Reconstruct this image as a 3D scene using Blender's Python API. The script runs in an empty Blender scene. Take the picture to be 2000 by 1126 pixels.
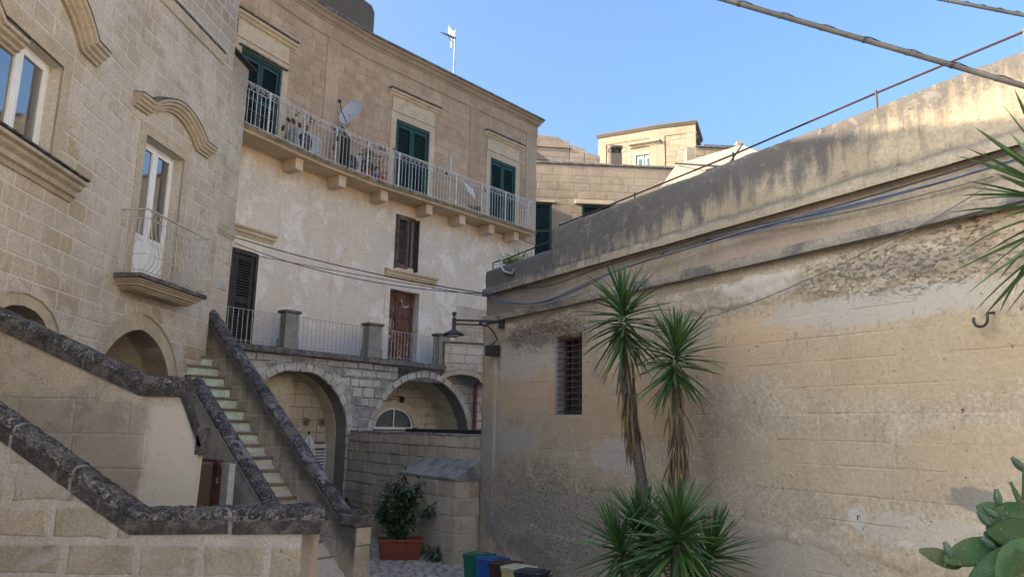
import bpy, math, random
from mathutils import Vector, Matrix
R = random.Random(7)
sc = bpy.context.scene
COL = sc.collection
rad = math.radians

# ------------------------------------------------------------------ camera, sky, sun, exposure
F = 1450.0
EYE = Vector((0, 0, 2.2))
U = Vector((159, 7663, -1450)).normalized()
_f = Vector((0, 0, -1)); Yc = (_f - U * _f.dot(U)).normalized(); Xc = Yc.cross(U)
CAMR = Matrix((Xc, Yc, U))
cam = bpy.data.cameras.new('camera'); camo = bpy.data.objects.new('camera', cam); COL.objects.link(camo)
cam.sensor_width = 36; cam.lens = F / 2000 * 36; cam.clip_start = .05; cam.clip_end = 2000
camo.matrix_world = Matrix.Translation(EYE) @ CAMR.to_4x4()
sc.camera = camo

SUN_TO = Vector((-.955, -.29, .50)).normalized()
w = bpy.data.worlds.new('World'); sc.world = w; w.use_nodes = True
nt = w.node_tree; nt.nodes.clear()
sky = nt.nodes.new('ShaderNodeTexSky'); sky.sky_type = 'NISHITA'; sky.sun_disc = False
sky.sun_elevation = math.asin(SUN_TO.z); sky.sun_rotation = math.atan2(SUN_TO.x, SUN_TO.y)
sky.altitude = 300; sky.air_density = 1.0; sky.dust_density = 10.0; sky.ozone_density = 8.0
bg = nt.nodes.new('ShaderNodeBackground'); bg.inputs[1].default_value = .135
out = nt.nodes.new('ShaderNodeOutputWorld')
tint = nt.nodes.new('ShaderNodeMix'); tint.data_type = 'RGBA'; tint.blend_type = 'MULTIPLY'; tint.inputs[0].default_value = 1; tint.inputs[7].default_value = (.98, .93, .80, 1)
nt.links.new(sky.outputs[0], tint.inputs[6]); nt.links.new(tint.outputs[2], bg.inputs[0]); nt.links.new(bg.outputs[0], out.inputs[0])
sl = bpy.data.lights.new('sun', 'SUN'); so = bpy.data.objects.new('sun', sl); COL.objects.link(so)
sl.energy = 2.0; sl.angle = rad(.5); sl.color = (1, .80, .56)
so.rotation_euler = SUN_TO.to_track_quat('Z', 'Y').to_euler()
sc.view_settings.view_transform = 'Standard'; sc.view_settings.look = 'None'
sc.cycles.diffuse_bounces = 8; sc.cycles.max_bounces = 12
sc.view_settings.exposure = 2.22; sc.view_settings.gamma = 1; sc.view_settings.use_curve_mapping = False

def ray(px, py):
    return CAMR @ Vector(((px - 1000) / F, (563 - py) / F, -1))
def atY(px, py, Y):
    r = ray(px, py); return EYE + r * (Y / r.y)
def atZ(px, py, z):
    r = ray(px, py); return EYE + r * ((z - EYE.z) / r.z)
def proj(p):
    c = CAMR.transposed() @ (Vector(p) - EYE)
    if c.z > -.1: return None
    return (1000 + F * c.x / -c.z, 563 - F * c.y / -c.z)

class Frame:
    """vertical wall frame: x along the wall, y into the wall, z up"""
    def __init__(s, O, yaw, z=0):
        y = rad(yaw); s.yaw = yaw
        s.O = Vector((O[0], O[1], z)); s.d = Vector((math.sin(y), math.cos(y), 0)); s.n = Vector((-s.d.y, s.d.x, 0))
        s.M = Matrix(((s.d.x, s.n.x, 0, s.O.x), (s.d.y, s.n.y, 0, s.O.y), (0, 0, 1, z), (0, 0, 0, 1)))
    def at(s, px, py, off=0):       # off: metres in front of the wall
        r = ray(px, py); n = s.n; O = s.O - n * off
        t = (O - EYE).dot(n) / r.dot(n); p = EYE + r * t
        return ((p - s.O).dot(s.d), p.z - s.O.z)
    def w(s, x, y, z): return s.M @ Vector((x, y, z))
I4 = Matrix.Identity(4)

# ------------------------------------------------------------------ materials
class NB:
    def __init__(s, name):
        s.m = bpy.data.materials.new(name); s.m.use_nodes = True; s.t = s.m.node_tree; s.N = s.t.nodes
        s.b = s.N['Principled BSDF']; s._pos = None
    def n(s, ty, **k):
        x = s.N.new(ty)
        for a, b in k.items(): setattr(x, a, b)
        return x
    def l(s, a, b):
        if isinstance(a, (int, float)): b.default_value = a
        elif isinstance(a, tuple): b.default_value = a if len(a) == len(b.default_value) else (*a, 1)[:len(b.default_value)]
        else: s.t.links.new(a, b)
    @property
    def pos(s):
        if s._pos is None: s._pos = s.n('ShaderNodeNewGeometry').outputs['Position']
        return s._pos
    def vscale(s, v, sx, sy, sz):
        x = s.n('ShaderNodeVectorMath', operation='MULTIPLY'); s.l(v, x.inputs[0]); x.inputs[1].default_value = (sx, sy, sz); return x.outputs[0]
    def noise(s, sc_, det=4, rough=.6, v=None, dist=0):
        x = s.n('ShaderNodeTexNoise'); s.l(v or s.pos, x.inputs['Vector'])
        x.inputs['Scale'].default_value = sc_; x.inputs['Detail'].default_value = det; x.inputs['Roughness'].default_value = rough; x.inputs['Distortion'].default_value = dist
        return x.outputs['Fac']
    def vor(s, sc_, v=None):
        x = s.n('ShaderNodeTexVoronoi'); s.l(v or s.pos, x.inputs['Vector']); x.inputs['Scale'].default_value = sc_
        return x.outputs['Distance']
    def ma(s, op, a, b=0., c=0., clamp=False):
        x = s.n('ShaderNodeMath', operation=op); x.use_clamp = clamp
        s.l(a, x.inputs[0]); s.l(b, x.inputs[1])
        if op in ('MULTIPLY_ADD',): s.l(c, x.inputs[2])
        return x.outputs[0]
    def ss(s, v, a, b, lo=0., hi=1.):       # smoothstep map
        x = s.n('ShaderNodeMapRange', interpolation_type='SMOOTHSTEP'); s.l(v, x.inputs[0])
        for i, q in enumerate((a, b, lo, hi)): x.inputs[i + 1].default_value = q
        return x.outputs[0]
    def mix(s, f, a, b, mode='MIX'):
        x = s.n('ShaderNodeMix', data_type='RGBA', blend_type=mode); s.l(f, x.inputs[0]); s.l(a, x.inputs[6]); s.l(b, x.inputs[7]); return x.outputs[2]
    def dot(s, vec):
        x = s.n('ShaderNodeVectorMath', operation='DOT_PRODUCT'); s.l(s.pos, x.inputs[0]); x.inputs[1].default_value = vec; return x.outputs['Value']
    def ramp(s, f, cols):
        x = s.n('ShaderNodeValToRGB'); s.l(f, x.inputs[0]); e = x.color_ramp.elements
        for i, (p, c) in enumerate(cols):
            q = e[i] if i < 2 else e.new(p)
            q.position = p; q.color = (*c, 1)
        return x.outputs[0]
    def bump(s, h, dist=.01, st=1.):
        x = s.n('ShaderNodeBump'); x.inputs['Strength'].default_value = st; x.inputs['Distance'].default_value = dist
        s.l(h, x.inputs['Height']); s.l(x.outputs[0], s.b.inputs['Normal'])
    def done(s, col, rough=.9, **k):
        s.l(col, s.b.inputs['Base Color']); s.l(rough, s.b.inputs['Roughness'])
        s.b.inputs['Specular IOR Level'].default_value = k.get('spec', .3)
        if 'metal' in k: s.b.inputs['Metallic'].default_value = k['metal']
        return s.m

def flat(name, c, rough=.6, var=.25, sc_=9, bump=0, spec=.4, **k):
    b = NB(name); n = b.noise(sc_, 5, .65)
    d = tuple(x * (1 - var) for x in c); e = tuple(min(1, x * (1 + var * .6)) for x in c)
    col = b.mix(b.ss(n, .3, .7), d, e)
    if bump: b.bump(b.noise(sc_ * 6, 5), bump)
    return b.done(col, rough, spec=spec, **k)

def stone(name, cols, stains=(), pits=.5, bump=.012, fine=1., var=.18, wash=None, streak=0.15, isl=.5):
    """cols: 3 tones picked per stone; stains: (kind, args.., colour, strength)"""
    b = NB(name)
    oi = b.n('ShaderNodeObjectInfo').outputs['Random']; ri = b.n('ShaderNodeNewGeometry').outputs['Random Per Island']
    r = b.ma('FRACT', b.ma('ADD', oi, ri))
    col = b.ramp(r, [(0, cols[0]), (1, cols[2]), (.5, cols[1])])
    big = b.noise(.55, 4, .6); med = b.noise(3.2, 5, .62)
    avg = tuple(sum(c[i] for c in cols) / 3 for i in range(3))
    col = b.mix(b.ss(b.noise(1.1, 4, .65), .42, .62, 0, 1 - isl), col, avg)
    col = b.mix(b.ss(big, .38, .66, 0, .5), col, tuple(c * .72 for c in avg))
    col = b.mix(b.ss(med, .45, .72, 0, .5), col, tuple(min(.7, c * 1.32) for c in avg))
    if wash: # patchy limewash / grey bloom
        col = b.mix(b.ss(b.noise(.8, 7, .72, dist=.6), wash[1], wash[1] + .08, 0, wash[2]), col, wash[0])
    sv = b.vscale(b.pos, 9, 9, 1.1)
    stk = b.noise(1, 4, .6, v=sv)
    col = b.mix(b.ss(stk, .5, .75, 0, streak), col, tuple(c * .35 for c in avg))
    g = b.noise(28 * fine, 6, .75)
    col = b.mix(b.ss(g, .3, .75, 0, 1), b.mix(.22 + var * .5, col, (.02, .015, .012)), b.mix(.06, col, (1, .95, .85)))
    edge = b.noise(2.6, 6, .7); edge2 = b.noise(9, 6, .75) if any(x[0] == 'blob' for x in stains) else None; pitm = []
    for st in stains:
        k = st[0]; colr, amt = st[-2], st[-1]
        if k == 'lin':      # frame, a*s + b*z + c rises from 0 to 1 over the stained band
            fr, A, B, C0, nz = st[1:6]
            v = b.ma('ADD', b.dot(fr.d * A + Vector((0, 0, B))), C0 - (fr.O).dot(fr.d * A + Vector((0, 0, B))))
            v = b.ma('ADD', v, b.ma('MULTIPLY', b.ma('SUBTRACT', b.ma('MULTIPLY_ADD', stk, .6, b.ma('MULTIPLY', edge, .4)), .5), nz))
            m = b.ss(v, 0, 1, 0, amt)
            if len(st) > 8: m = m
        elif k == 'band':   # frame, s0,s1,z0,z1, softness
            fr, s0, s1, z0, z1, sf = st[1:7]
            s_ = b.ma('SUBTRACT', b.dot(fr.d), fr.O.dot(fr.d)); z_ = b.dot(Vector((0, 0, 1)))
            nn = b.ma('MULTIPLY', b.ma('SUBTRACT', edge, .5), sf * 2.2)
            s2 = b.ma('ADD', s_, nn); z2 = b.ma('ADD', z_, nn)
            m = b.ma('MULTIPLY', b.ma('MULTIPLY', b.ss(s2, s0 - sf / 2, s0 + sf / 2), b.ss(s2, s1 + sf / 2, s1 - sf / 2) if False else b.ma('SUBTRACT', 1., b.ss(s2, s1 - sf / 2, s1 + sf / 2))),
                     b.ma('MULTIPLY', b.ss(z2, z0 - sf / 2, z0 + sf / 2), b.ma('SUBTRACT', 1., b.ss(z2, z1 - sf / 2, z1 + sf / 2))))
            m = b.ma('MULTIPLY', m, amt)
        elif k == 'blob':   # frame, s, z, rs, rz
            fr, s0, z0, rs, rz = st[1:6]
            a = b.ma('MULTIPLY_ADD', b.dot(fr.d), 1 / rs, -(fr.O.dot(fr.d) + s0) / rs); c = b.ma('MULTIPLY_ADD', b.dot(Vector((0, 0, 1))), 1 / rz, -z0 / rz)
            q = b.ma('ADD', b.ma('MULTIPLY', a, a), b.ma('MULTIPLY', c, c))
            q = b.ma('ADD', b.ma('ADD', q, b.ma('MULTIPLY', b.ma('SUBTRACT', edge, .5), 2.4)), b.ma('MULTIPLY', b.ma('SUBTRACT', edge2, .5), 2.4))
            m = b.ss(q, .50, 1.0, amt, 0)
        elif k == 'pit':    # frame, s, z, rs, rz, scale : crumbled zone, dark hollows
            fr, s0, z0, rs, rz, scl = st[1:7]
            a = b.ma('MULTIPLY_ADD', b.dot(fr.d), 1 / rs, -(fr.O.dot(fr.d) + s0) / rs); c = b.ma('MULTIPLY_ADD', b.dot(Vector((0, 0, 1))), 1 / rz, -z0 / rz)
            q = b.ma('ADD', b.ma('ADD', b.ma('MULTIPLY', a, a), b.ma('MULTIPLY', c, c)), b.ma('MULTIPLY', b.ma('SUBTRACT', edge, .5), 2.2))
            hz = b.ss(b.noise(scl * 2.2, 7, .8, v=b.vscale(b.pos, 1, 1, 2.2)), .50, .66)
            m = b.ma('MULTIPLY', b.ss(q, .4, 1.2, amt, 0), hz); pitm.append(m)
        elif k == 'noise':  # scale, lo, hi
            m = b.ss(b.noise(st[1], 7, .72, dist=.4), st[2], st[3], 0, amt)
        col = b.mix(m, col, colr)
    pv = b.noise(60 * fine, 3, .6); hole = b.ss(b.noise(17 * fine, 5, .8), .62, .70, 0, pits)
    col = b.mix(hole, col, tuple(c * .25 for c in avg))
    h = b.ma('SUBTRACT', b.ma('MULTIPLY_ADD', g, .6, b.ma('MULTIPLY', med, .5)), b.ma('MULTIPLY', hole, .9))
    h = b.ma('ADD', h, b.ma('MULTIPLY', pv, .15))
    for m in pitm: h = b.ma('SUBTRACT', h, b.ma('MULTIPLY', m, 2.5))
    b.bump(h, bump)
    return b.done(col, .93, spec=.15)

# ------------------------------------------------------------------ objects
def tag(o, label=None, cat=None, group=None, kind=None):
    if label: o['label'] = label
    if cat: o['category'] = cat
    if group: o['group'] = group
    if kind: o['kind'] = kind
    return o
def thing(name, label, cat, loc=(0, 0, 0), group=None):
    o = bpy.data.objects.new(name, None); COL.objects.link(o); o.location = loc; o.empty_display_size = .2
    return tag(o, label, cat, group)
def wmat(o):
    m = o.matrix_parent_inverse @ o.matrix_basis if o.parent else o.matrix_basis
    return (wmat(o.parent) @ m) if o.parent else m
def link(name, me, M=I4, parent=None, label=None, kind=None):
    o = bpy.data.objects.new(name, me); COL.objects.link(o)
    if parent: o.parent = parent; o.matrix_parent_inverse = wmat(parent).inverted()
    o.matrix_basis = M.copy()
    if label: o['label'] = label
    if kind: o['kind'] = kind
    return o
def copy_tree(o, parent=None):
    c = o.copy(); COL.objects.link(c)
    if parent: c.parent = parent
    for ch in list(o.children): copy_tree(ch, c)
    return c

class MB:
    def __init__(s): s.v = []; s.f = []
    def add(s, vs, fs):
        k = len(s.v); s.v += [tuple(v) for v in vs]; s.f += [tuple(i + k for i in f) for f in fs]; return s
    def box(s, x0, x1, y0, y1, z0, z1, c=0):
        if c:
            c = min(c, (x1 - x0) * .4, (y1 - y0) * .4, (z1 - z0) * .4)
            vs = []
            for z, i in ((z0, c), (z0 + c, 0), (z1 - c, 0), (z1, c)):
                X0, X1, Y0, Y1 = x0 + i, x1 - i, y0 + i, y1 - i; q = c - i
                vs += [(X0 + q, Y0, z), (X1 - q, Y0, z), (X1, Y0 + q, z), (X1, Y1 - q, z), (X1 - q, Y1, z), (X0 + q, Y1, z), (X0, Y1 - q, z), (X0, Y0 + q, z)]
            fs = [tuple(range(7, -1, -1)), tuple(range(24, 32))]
            for k in range(3):
                for i in range(8): j = (i + 1) % 8; fs.append((k * 8 + i, k * 8 + j, k * 8 + 8 + j, k * 8 + 8 + i))
            return s.add(vs, fs)
        return s.add([(x0, y0, z0), (x1, y0, z0), (x1, y1, z0), (x0, y1, z0), (x0, y0, z1), (x1, y0, z1), (x1, y1, z1), (x0, y1, z1)],
                     [(3, 2, 1, 0), (4, 5, 6, 7), (0, 1, 5, 4), (1, 2, 6, 5), (2, 3, 7, 6), (3, 0, 4, 7)])
    def prism(s, poly, y0, y1, inset=0):     # poly in (x,z) counter-clockwise seen from the front (-y)
        n = len(poly); cx = sum(p[0] for p in poly) / n; cz = sum(p[1] for p in poly) / n
        fr = poly
        if inset:
            fr = []
            for x, z in poly:
                dx, dz = cx - x, cz - z; L = math.hypot(dx, dz) or 1
                fr.append((x + dx / L * inset, z + dz / L * inset))
        vs = [(x, y0, z) for x, z in fr] + [(x, y1, z) for x, z in poly]
        fs = [tuple(range(n)), tuple(range(2 * n - 1, n - 1, -1))] + [(i, i + n, (i + 1) % n + n, (i + 1) % n) for i in range(n)]
        return s.add(vs, fs)
    def tube(s, pts, r, seg=6, cap=True):
        pts = [Vector(p) for p in pts]; rr = r if isinstance(r, (list, tuple)) else [r] * len(pts)
        n = len(pts); rings = []; up = None
        for i, p in enumerate(pts):
            t = (pts[min(i + 1, n - 1)] - pts[max(i - 1, 0)])
            if t.length < 1e-9: t = Vector((0, 0, 1))
            t.normalize()
            if up is None: up = Vector((0, 0, 1)) if abs(t.z) < .9 else Vector((1, 0, 0))
            a = t.cross(up)
            if a.length < 1e-6: a = t.orthogonal()
            a.normalize(); b = a.cross(t).normalized(); up = b
            rings += [p + (a * math.cos(2 * math.pi * k / seg) + b * math.sin(2 * math.pi * k / seg)) * rr[i] for k in range(seg)]
        fs = [(i * seg + k, i * seg + (k + 1) % seg, (i + 1) * seg + (k + 1) % seg, (i + 1) * seg + k) for i in range(n - 1) for k in range(seg)]
        if cap: fs += [tuple(range(seg - 1, -1, -1)), tuple(range((n - 1) * seg, n * seg))]
        return s.add(rings, fs)
    def lathe(s, prof, seg=16, c=(0, 0, 0), M=None):    # prof: (r, z)
        vs = []
        for r, z in prof:
            for k in range(seg):
                v = Vector((r * math.cos(2 * math.pi * k / seg), r * math.sin(2 * math.pi * k / seg), z))
                if M: v = M @ v
                vs.append(v + Vector(c))
        m = len(prof)
        fs = [(i * seg + k, i * seg + (k + 1) % seg, (i + 1) * seg + (k + 1) % seg, (i + 1) * seg + k) for i in range(m - 1) for k in range(seg)]
        fs += [tuple(range(seg - 1, -1, -1)), tuple(range((m - 1) * seg, m * seg))]
        return s.add(vs, fs)
    def mould(s, path, prof):           # path: (x,z) left to right ; prof: (out, up) open outline, closed on the wall
        n = len(path); m = len(prof); vs = []
        for i, (x, z) in enumerate(path):
            a = path[max(i - 1, 0)]; b = path[min(i + 1, n - 1)]
            if 0 < i < n - 1:
                t1 = Vector((x - a[0], z - a[1])).normalized(); t2 = Vector((b[0] - x, b[1] - z)).normalized(); t = (t1 + t2).normalized(); k = 1 / max(.5, t.dot(t1))
            else: t = Vector((b[0] - a[0], b[1] - a[1])).normalized(); k = 1
            nx, nz = -t.y * k, t.x * k
            vs += [(x + nx * u, -o, z + nz * u) for o, u in prof]
        fs = [(i * m + k, (i + 1) * m + k, (i + 1) * m + (k + 1) % m, i * m + (k + 1) % m) for i in range(n - 1) for k in range(m)]
        fs += [tuple(range(m)), tuple(range(n * m - 1, (n - 1) * m - 1, -1))]
        return s.add(vs, fs)
    def plan(s, pts, z, prof):          # moulding along a plan polyline (world xy), outward = right-hand side (-n)
        n = len(pts); m = len(prof); vs = []
        for i in range(n):
            p = Vector(pts[i][:2]); a = Vector(pts[max(i - 1, 0)][:2]); b = Vector(pts[min(i + 1, n - 1)][:2])
            t1 = (p - a).normalized() if i else (b - p).normalized(); t2 = (b - p).normalized() if i < n - 1 else t1
            t = (t1 + t2).normalized(); k = 1 / max(.5, t.dot(t1)); o = Vector((t.y, -t.x)) * k
            vs += [(p.x + o.x * u, p.y + o.y * u, z + h) for u, h in prof]
        fs = [(i * m + k, (i + 1) * m + k, (i + 1) * m + (k + 1) % m, i * m + (k + 1) % m) for i in range(n - 1) for k in range(m)]
        fs += [tuple(range(m)), tuple(range(n * m - 1, (n - 1) * m - 1, -1))]
        return s.add(vs, fs)
    def mesh(s, name, mat, smooth=False, fix=False):
        me = bpy.data.meshes.new(name); me.from_pydata(s.v, [], s.f)
        if mat: me.materials.append(mat)
        if smooth: me.polygons.foreach_set('use_smooth', [True] * len(me.polygons))
        if fix:
            import bmesh
            bm = bmesh.new(); bm.from_mesh(me); bmesh.ops.recalc_face_normals(bm, faces=bm.faces); bm.to_mesh(me); bm.free()
        me.update(); return me
    def build(s, name, mat, parent=None, fr=None, label=None, kind=None, smooth=False, fix=True):
        return link(name, s.mesh(name, mat, smooth, fix), fr.M if isinstance(fr, Frame) else (fr or I4), parent, label, kind)

# ------------------------------------------------------------------ polygons and masonry
def area(p): return .5 * sum(p[i][0] * p[(i + 1) % len(p)][1] - p[(i + 1) % len(p)][0] * p[i][1] for i in range(len(p)))
def ccw(p): return list(p) if area(p) > 0 else list(reversed(p))
def clip(poly, p, q, left=True):
    out = []; n = len(poly); sg = 1 if left else -1
    def d(a): return sg * ((q[0] - p[0]) * (a[1] - p[1]) - (q[1] - p[1]) * (a[0] - p[0]))
    for i in range(n):
        a, b = poly[i], poly[(i + 1) % n]; da, db = d(a), d(b)
        if da >= 0: out.append(a)
        if (da > 0 and db < 0) or (da < 0 and db > 0):
            t = da / (da - db); out.append((a[0] + (b[0] - a[0]) * t, a[1] + (b[1] - a[1]) * t))
    return out if len(out) > 2 and abs(area(out)) > 1e-6 else []
def inter(poly, conv):
    for i in range(len(conv)):
        poly = clip(poly, conv[i], conv[(i + 1) % len(conv)])
        if not poly: return []
    return poly
def bb(p): return min(a[0] for a in p), max(a[0] for a in p), min(a[1] for a in p), max(a[1] for a in p)
def subtract(poly, hole):
    a, h = bb(poly), bb(hole)
    if a[1] <= h[0] or a[0] >= h[1] or a[3] <= h[2] or a[2] >= h[3]: return [poly]
    out = []; rest = poly
    for i in range(len(hole)):
        p, q = hole[i], hole[(i + 1) % len(hole)]
        o = clip(rest, p, q, False)
        if o: out.append(o)
        rest = clip(rest, p, q)
        if not rest: return [poly]
    return out
def cut(polys, holes):
    for h in holes:
        polys = [q for p in polys for q in subtract(p, h)]
    return polys
def rect(x0, x1, z0, z1): return [(x0, z0), (x1, z0), (x1, z1), (x0, z1)]
def arc(cx, cz, rx, rz, a0, a1, n): return [(cx + rx * math.cos(rad(a0 + (a1 - a0) * i / n)), cz + rz * math.sin(rad(a0 + (a1 - a0) * i / n))) for i in range(n + 1)]
def arch_hole(cx, cz, rx, rz, zb, n=18): return ccw([(cx - rx, zb)] + list(reversed(arc(cx, cz, rx, rz, 0, 180, n))) + [(cx + rx, zb)])

_unit = {}
def unit_block(mat, k):
    key = (mat.name, k)
    if key not in _unit:
        rr = random.Random(k * 13 + 5); m = MB(); base = []; top = []
        P = [(-.5, -.5), (0, -.5), (.5, -.5), (.5, 0), (.5, .5), (0, .5), (-.5, .5), (-.5, 0)]
        for x, z in P:
            base.append((x, 0, z)); jx = rr.uniform(0, .018); jz = rr.uniform(0, .05)
            top.append((x * (.975 - jx * 2 if x else 1) + rr.uniform(-.006, .006), -1 + rr.uniform(-.12, .25), z * (.945 - jz * 1.6 if z else 1) + rr.uniform(-.012, .012)))
        m.add(base + top + [(rr.uniform(-.15, .15), -1.15 + rr.uniform(-.15, .1), rr.uniform(-.1, .1))], [(i, (i + 1) % 8, (i + 1) % 8 + 8, i + 8) for i in range(8)] + [(8 + i, 8 + (i + 1) % 8, 16) for i in range(8)])
        me = m.mesh('stone', mat, fix=False)
        _unit[key] = me
    return _unit[key]

class Masonry:
    """collects the stones of one thing; the largest in view become objects, the rest one mesh"""
    def __init__(s, parent, limit=290, name='stone'): s.parent = parent; s.items = []; s.limit = limit; s.name = name
    def screen(s, fr, poly):
        ps = [proj(fr.w(x, 0, z)) for x, z in poly]
        if any(p is None for p in ps): return 0
        ps = [(min(2040, max(-40, a)), min(1166, max(-40, b))) for a, b in ps]
        return abs(area(ps))
    def fill(s, fr, outline, holes, mat, h=.25, L=(.35, .6), gap=.012, proud=(.006, .014), seed=1, z0=None, hj=.0, inset=.01, skip=0., rough=0.):
        rr = random.Random(seed); outs = [ccw(o) for o in (outline if isinstance(outline[0], list) else [outline])]
        holes = [ccw(x) for x in holes]
        B = [bb(o) for o in outs]; xa, xb, za, zb = min(b[0] for b in B), max(b[1] for b in B), min(b[2] for b in B), max(b[3] for b in B)
        z = za if z0 is None else z0; row = 0
        while z < zb - .02:
            hh = h * (1 + rr.uniform(-hj, hj)); x = xa - rr.uniform(0, L[1])
            while x < xb:
                l = rr.uniform(*L); g = gap / 2
                r_ = rect(x + g, min(x + l, 1e9) - g, z + g, z + hh - g); x += l
                if rr.random() < skip: continue
                pcs = []
                for o in outs:
                    q = inter(r_, o)
                    if q: pcs.append(q)
                pcs = cut(pcs, holes); pcs = [p for p in pcs if area(p) > 3e-4]
                A = sum(area(p) for p in pcs)
                if A < .004: continue
                full = len(pcs) == 1 and A > .999 * area(r_) and not rough
                if rough:
                    q2 = []
                    for p in pcs:
                        o = []; n_ = len(p)
                        for i_ in range(n_):
                            a_, b_ = p[i_], p[(i_ + 1) % n_]; L_ = math.hypot(b_[0] - a_[0], b_[1] - a_[1]); k_ = 3 if L_ > .12 and len(pcs) == 1 else 1
                            for t_ in range(k_): u_ = t_ / k_; o.append((a_[0] + (b_[0] - a_[0]) * u_ + rr.uniform(-rough, rough), a_[1] + (b_[1] - a_[1]) * u_ + rr.uniform(-rough, rough)))
                        q2.append(o)
                    pcs = q2
                sa = sum(s.screen(fr, p) for p in pcs)
                s.items.append((sa, fr, pcs, full, rr.uniform(*proud), rr.randrange(6), mat, inset))
            z += hh; row += 1
        return s
    def finish(s):
        s.items.sort(key=lambda t: -t[0]); rest = {}
        for i, (sa, fr, pcs, full, pr, k, mat, ins) in enumerate(s.items):
            if i < s.limit and sa > 20:
                if full:
                    x0, x1, z0, z1 = bb(pcs[0])
                    M = fr.M @ Matrix.Translation(((x0 + x1) / 2, 0, (z0 + z1) / 2)) @ Matrix.Diagonal((x1 - x0, pr, z1 - z0, 1))
                    link(s.name, unit_block(mat, k), M, s.parent)
                else:
                    m = MB()
                    for p in pcs: m.prism(p, -pr, 0, min(ins, math.sqrt(abs(area(p))) * .12))
                    m.build(s.name, mat, s.parent, fr, fix=False)
            else:
                m = rest.setdefault(mat.name, (MB(), mat))[0]
                for p in pcs:
                    n0 = len(m.v); m.prism(p, -pr, 0, min(ins, math.sqrt(abs(area(p))) * .12))
                    m.v[n0:] = [tuple(fr.M @ Vector(v)) for v in m.v[n0:]]
        for m, mat in rest.values(): m.build(s.name + '_infill', mat, s.parent, kind='stuff', fix=False)

def body(parent, fr, outline, holes, thick, mat, name='wall', y0=0., kind=None):
    outs = [ccw(o) for o in (outline if isinstance(outline[0], list) else [outline])]
    m = MB()
    for p in cut(outs, [ccw(h) for h in holes]): m.prism(p, y0, thick)
    return m.build(name, mat, parent, fr, kind=kind, fix=False)

def voussoirs(parent, fr, cx, cz, rx, rz, wdt, a0, a1, n, mat, y0=-.03, y1=.2, name='voussoir', gap=.4, jit=0., seed=3):
    rr = random.Random(seed); ang = [a0 + (a1 - a0) * i / n + (rr.uniform(-jit, jit) if 0 < i < n else 0) for i in range(n + 1)]
    for i in range(n):
        A, B = sorted((ang[i], ang[i + 1])); A += gap; B -= gap
        w_ = wdt * (1 + rr.uniform(-jit, jit) * .05)
        o = arc(cx, cz, rx + w_, rz + w_, A, B, 2); q = arc(cx, cz, rx, rz, B, A, 2)
        MB().prism(ccw(o + q), y0 - rr.uniform(0, .012), y1, .008).build(name, mat, parent, fr, fix=False)

# ------------------------------------------------------------------ frames of the place (metres; derived from the perspective of the photograph)
C = Frame((-.4436, 13.033), 148.5)                    # wall on the right, running towards the viewer
Wf = Frame((-3.75, 17.77), 145.1)                     # low garden wall, ends at C's corner
A2 = Frame(atY(408, 620, 13.7), 5.5)                  # left house, far half (x = 0 is its far corner)
_bx = A2.at(240, 400)[0]
A1 = Frame(A2.w(_bx, 0, 0), -4)                       # left house, near half
_p = atY(800, 300, 20.); B2 = Frame(_p, 42)
_s = B2.at(705, 300)[0]; B2 = Frame(B2.w(_s, 0, 0), 42)
Bm = Frame(B2.O, 35.5); _s = Bm.at(600, 300)[0]; LM = -_s; Bm = Frame(Bm.w(_s, 0, 0), 35.5)
B1 = Frame(Bm.O, 29)
T = Frame(atZ(583, 682, 3.85), 40)                    # arched terrace in front of B
TZ = 3.85
T2 = Frame(T.w(4.52, -.06, 0), 72)
S = Frame((-5.316, 13.577), 130)                      # stair, x = down the flight, y = away from the viewer
Nf = Frame(atY(262, 1040, 6.0), 88)                   # near parapet
Mf = Frame(atY(300, 772, 7.8), 90)                    # parapet of the upper ramp
D = Frame(atY(1045, 318, 28), 86)

# ------------------------------------------------------------------ stones and paints
WHITE_L = (.50, .47, .43)
mA = stone('pale_ashlar', [(.50, .41, .30), (.60, .52, .43), (.44, .335, .20)], pits=.35, bump=.006, wash=((.60, .54, .46), .47, .75), isl=1.,
           stains=[('lin', A2, .2, .55, -4.4, 1.0, (.20, .18, .165), .5), ('noise', 1.7, .56, .68, (.36, .28, .18), .55), ('noise', 6, .60, .68, (.30, .26, .21), .5), ('noise', .9, .56, .66, (.30, .28, .26), .4)])
mAm = stone('pale_mortar', [(.66, .59, .50)] * 3, pits=.15, bump=.004)
mAt = stone('carved_trim_stone', [(.50, .41, .29), (.52, .43, .32), (.47, .38, .27)], pits=.25, bump=.004, stains=[('noise', 2.2, .55, .75, (.16, .14, .12), .35)])
mB = stone('brown_ashlar', [(.48, .34, .22), (.53, .395, .27), (.42, .285, .18)], pits=.45, bump=.008, isl=.8, streak=.35,
           stains=[('noise', .8, .50, .68, (.31, .205, .13), .7), ('noise', 5, .56, .68, (.28, .19, .13), .5), ('noise', 2.3, .58, .7, (.54, .43, .30), .5)])
mBm = stone('brown_mortar', [(.40, .31, .225)] * 3, pits=.2, bump=.004)
mBt = stone('cream_surround_stone', [(.62, .50, .35), (.59, .46, .31), (.64, .53, .39)], pits=.25, bump=.004, stains=[('noise', 2.5, .55, .68, (.34, .22, .13), .55)])
mBc = stone('weathered_cornice_stone', [(.36, .27, .18), (.33, .25, .17), (.38, .29, .2)], pits=.4, bump=.01, stains=[('lin', B2, 0, 2.2, -27.75, .9, (.09, .08, .072), .85)])
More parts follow.
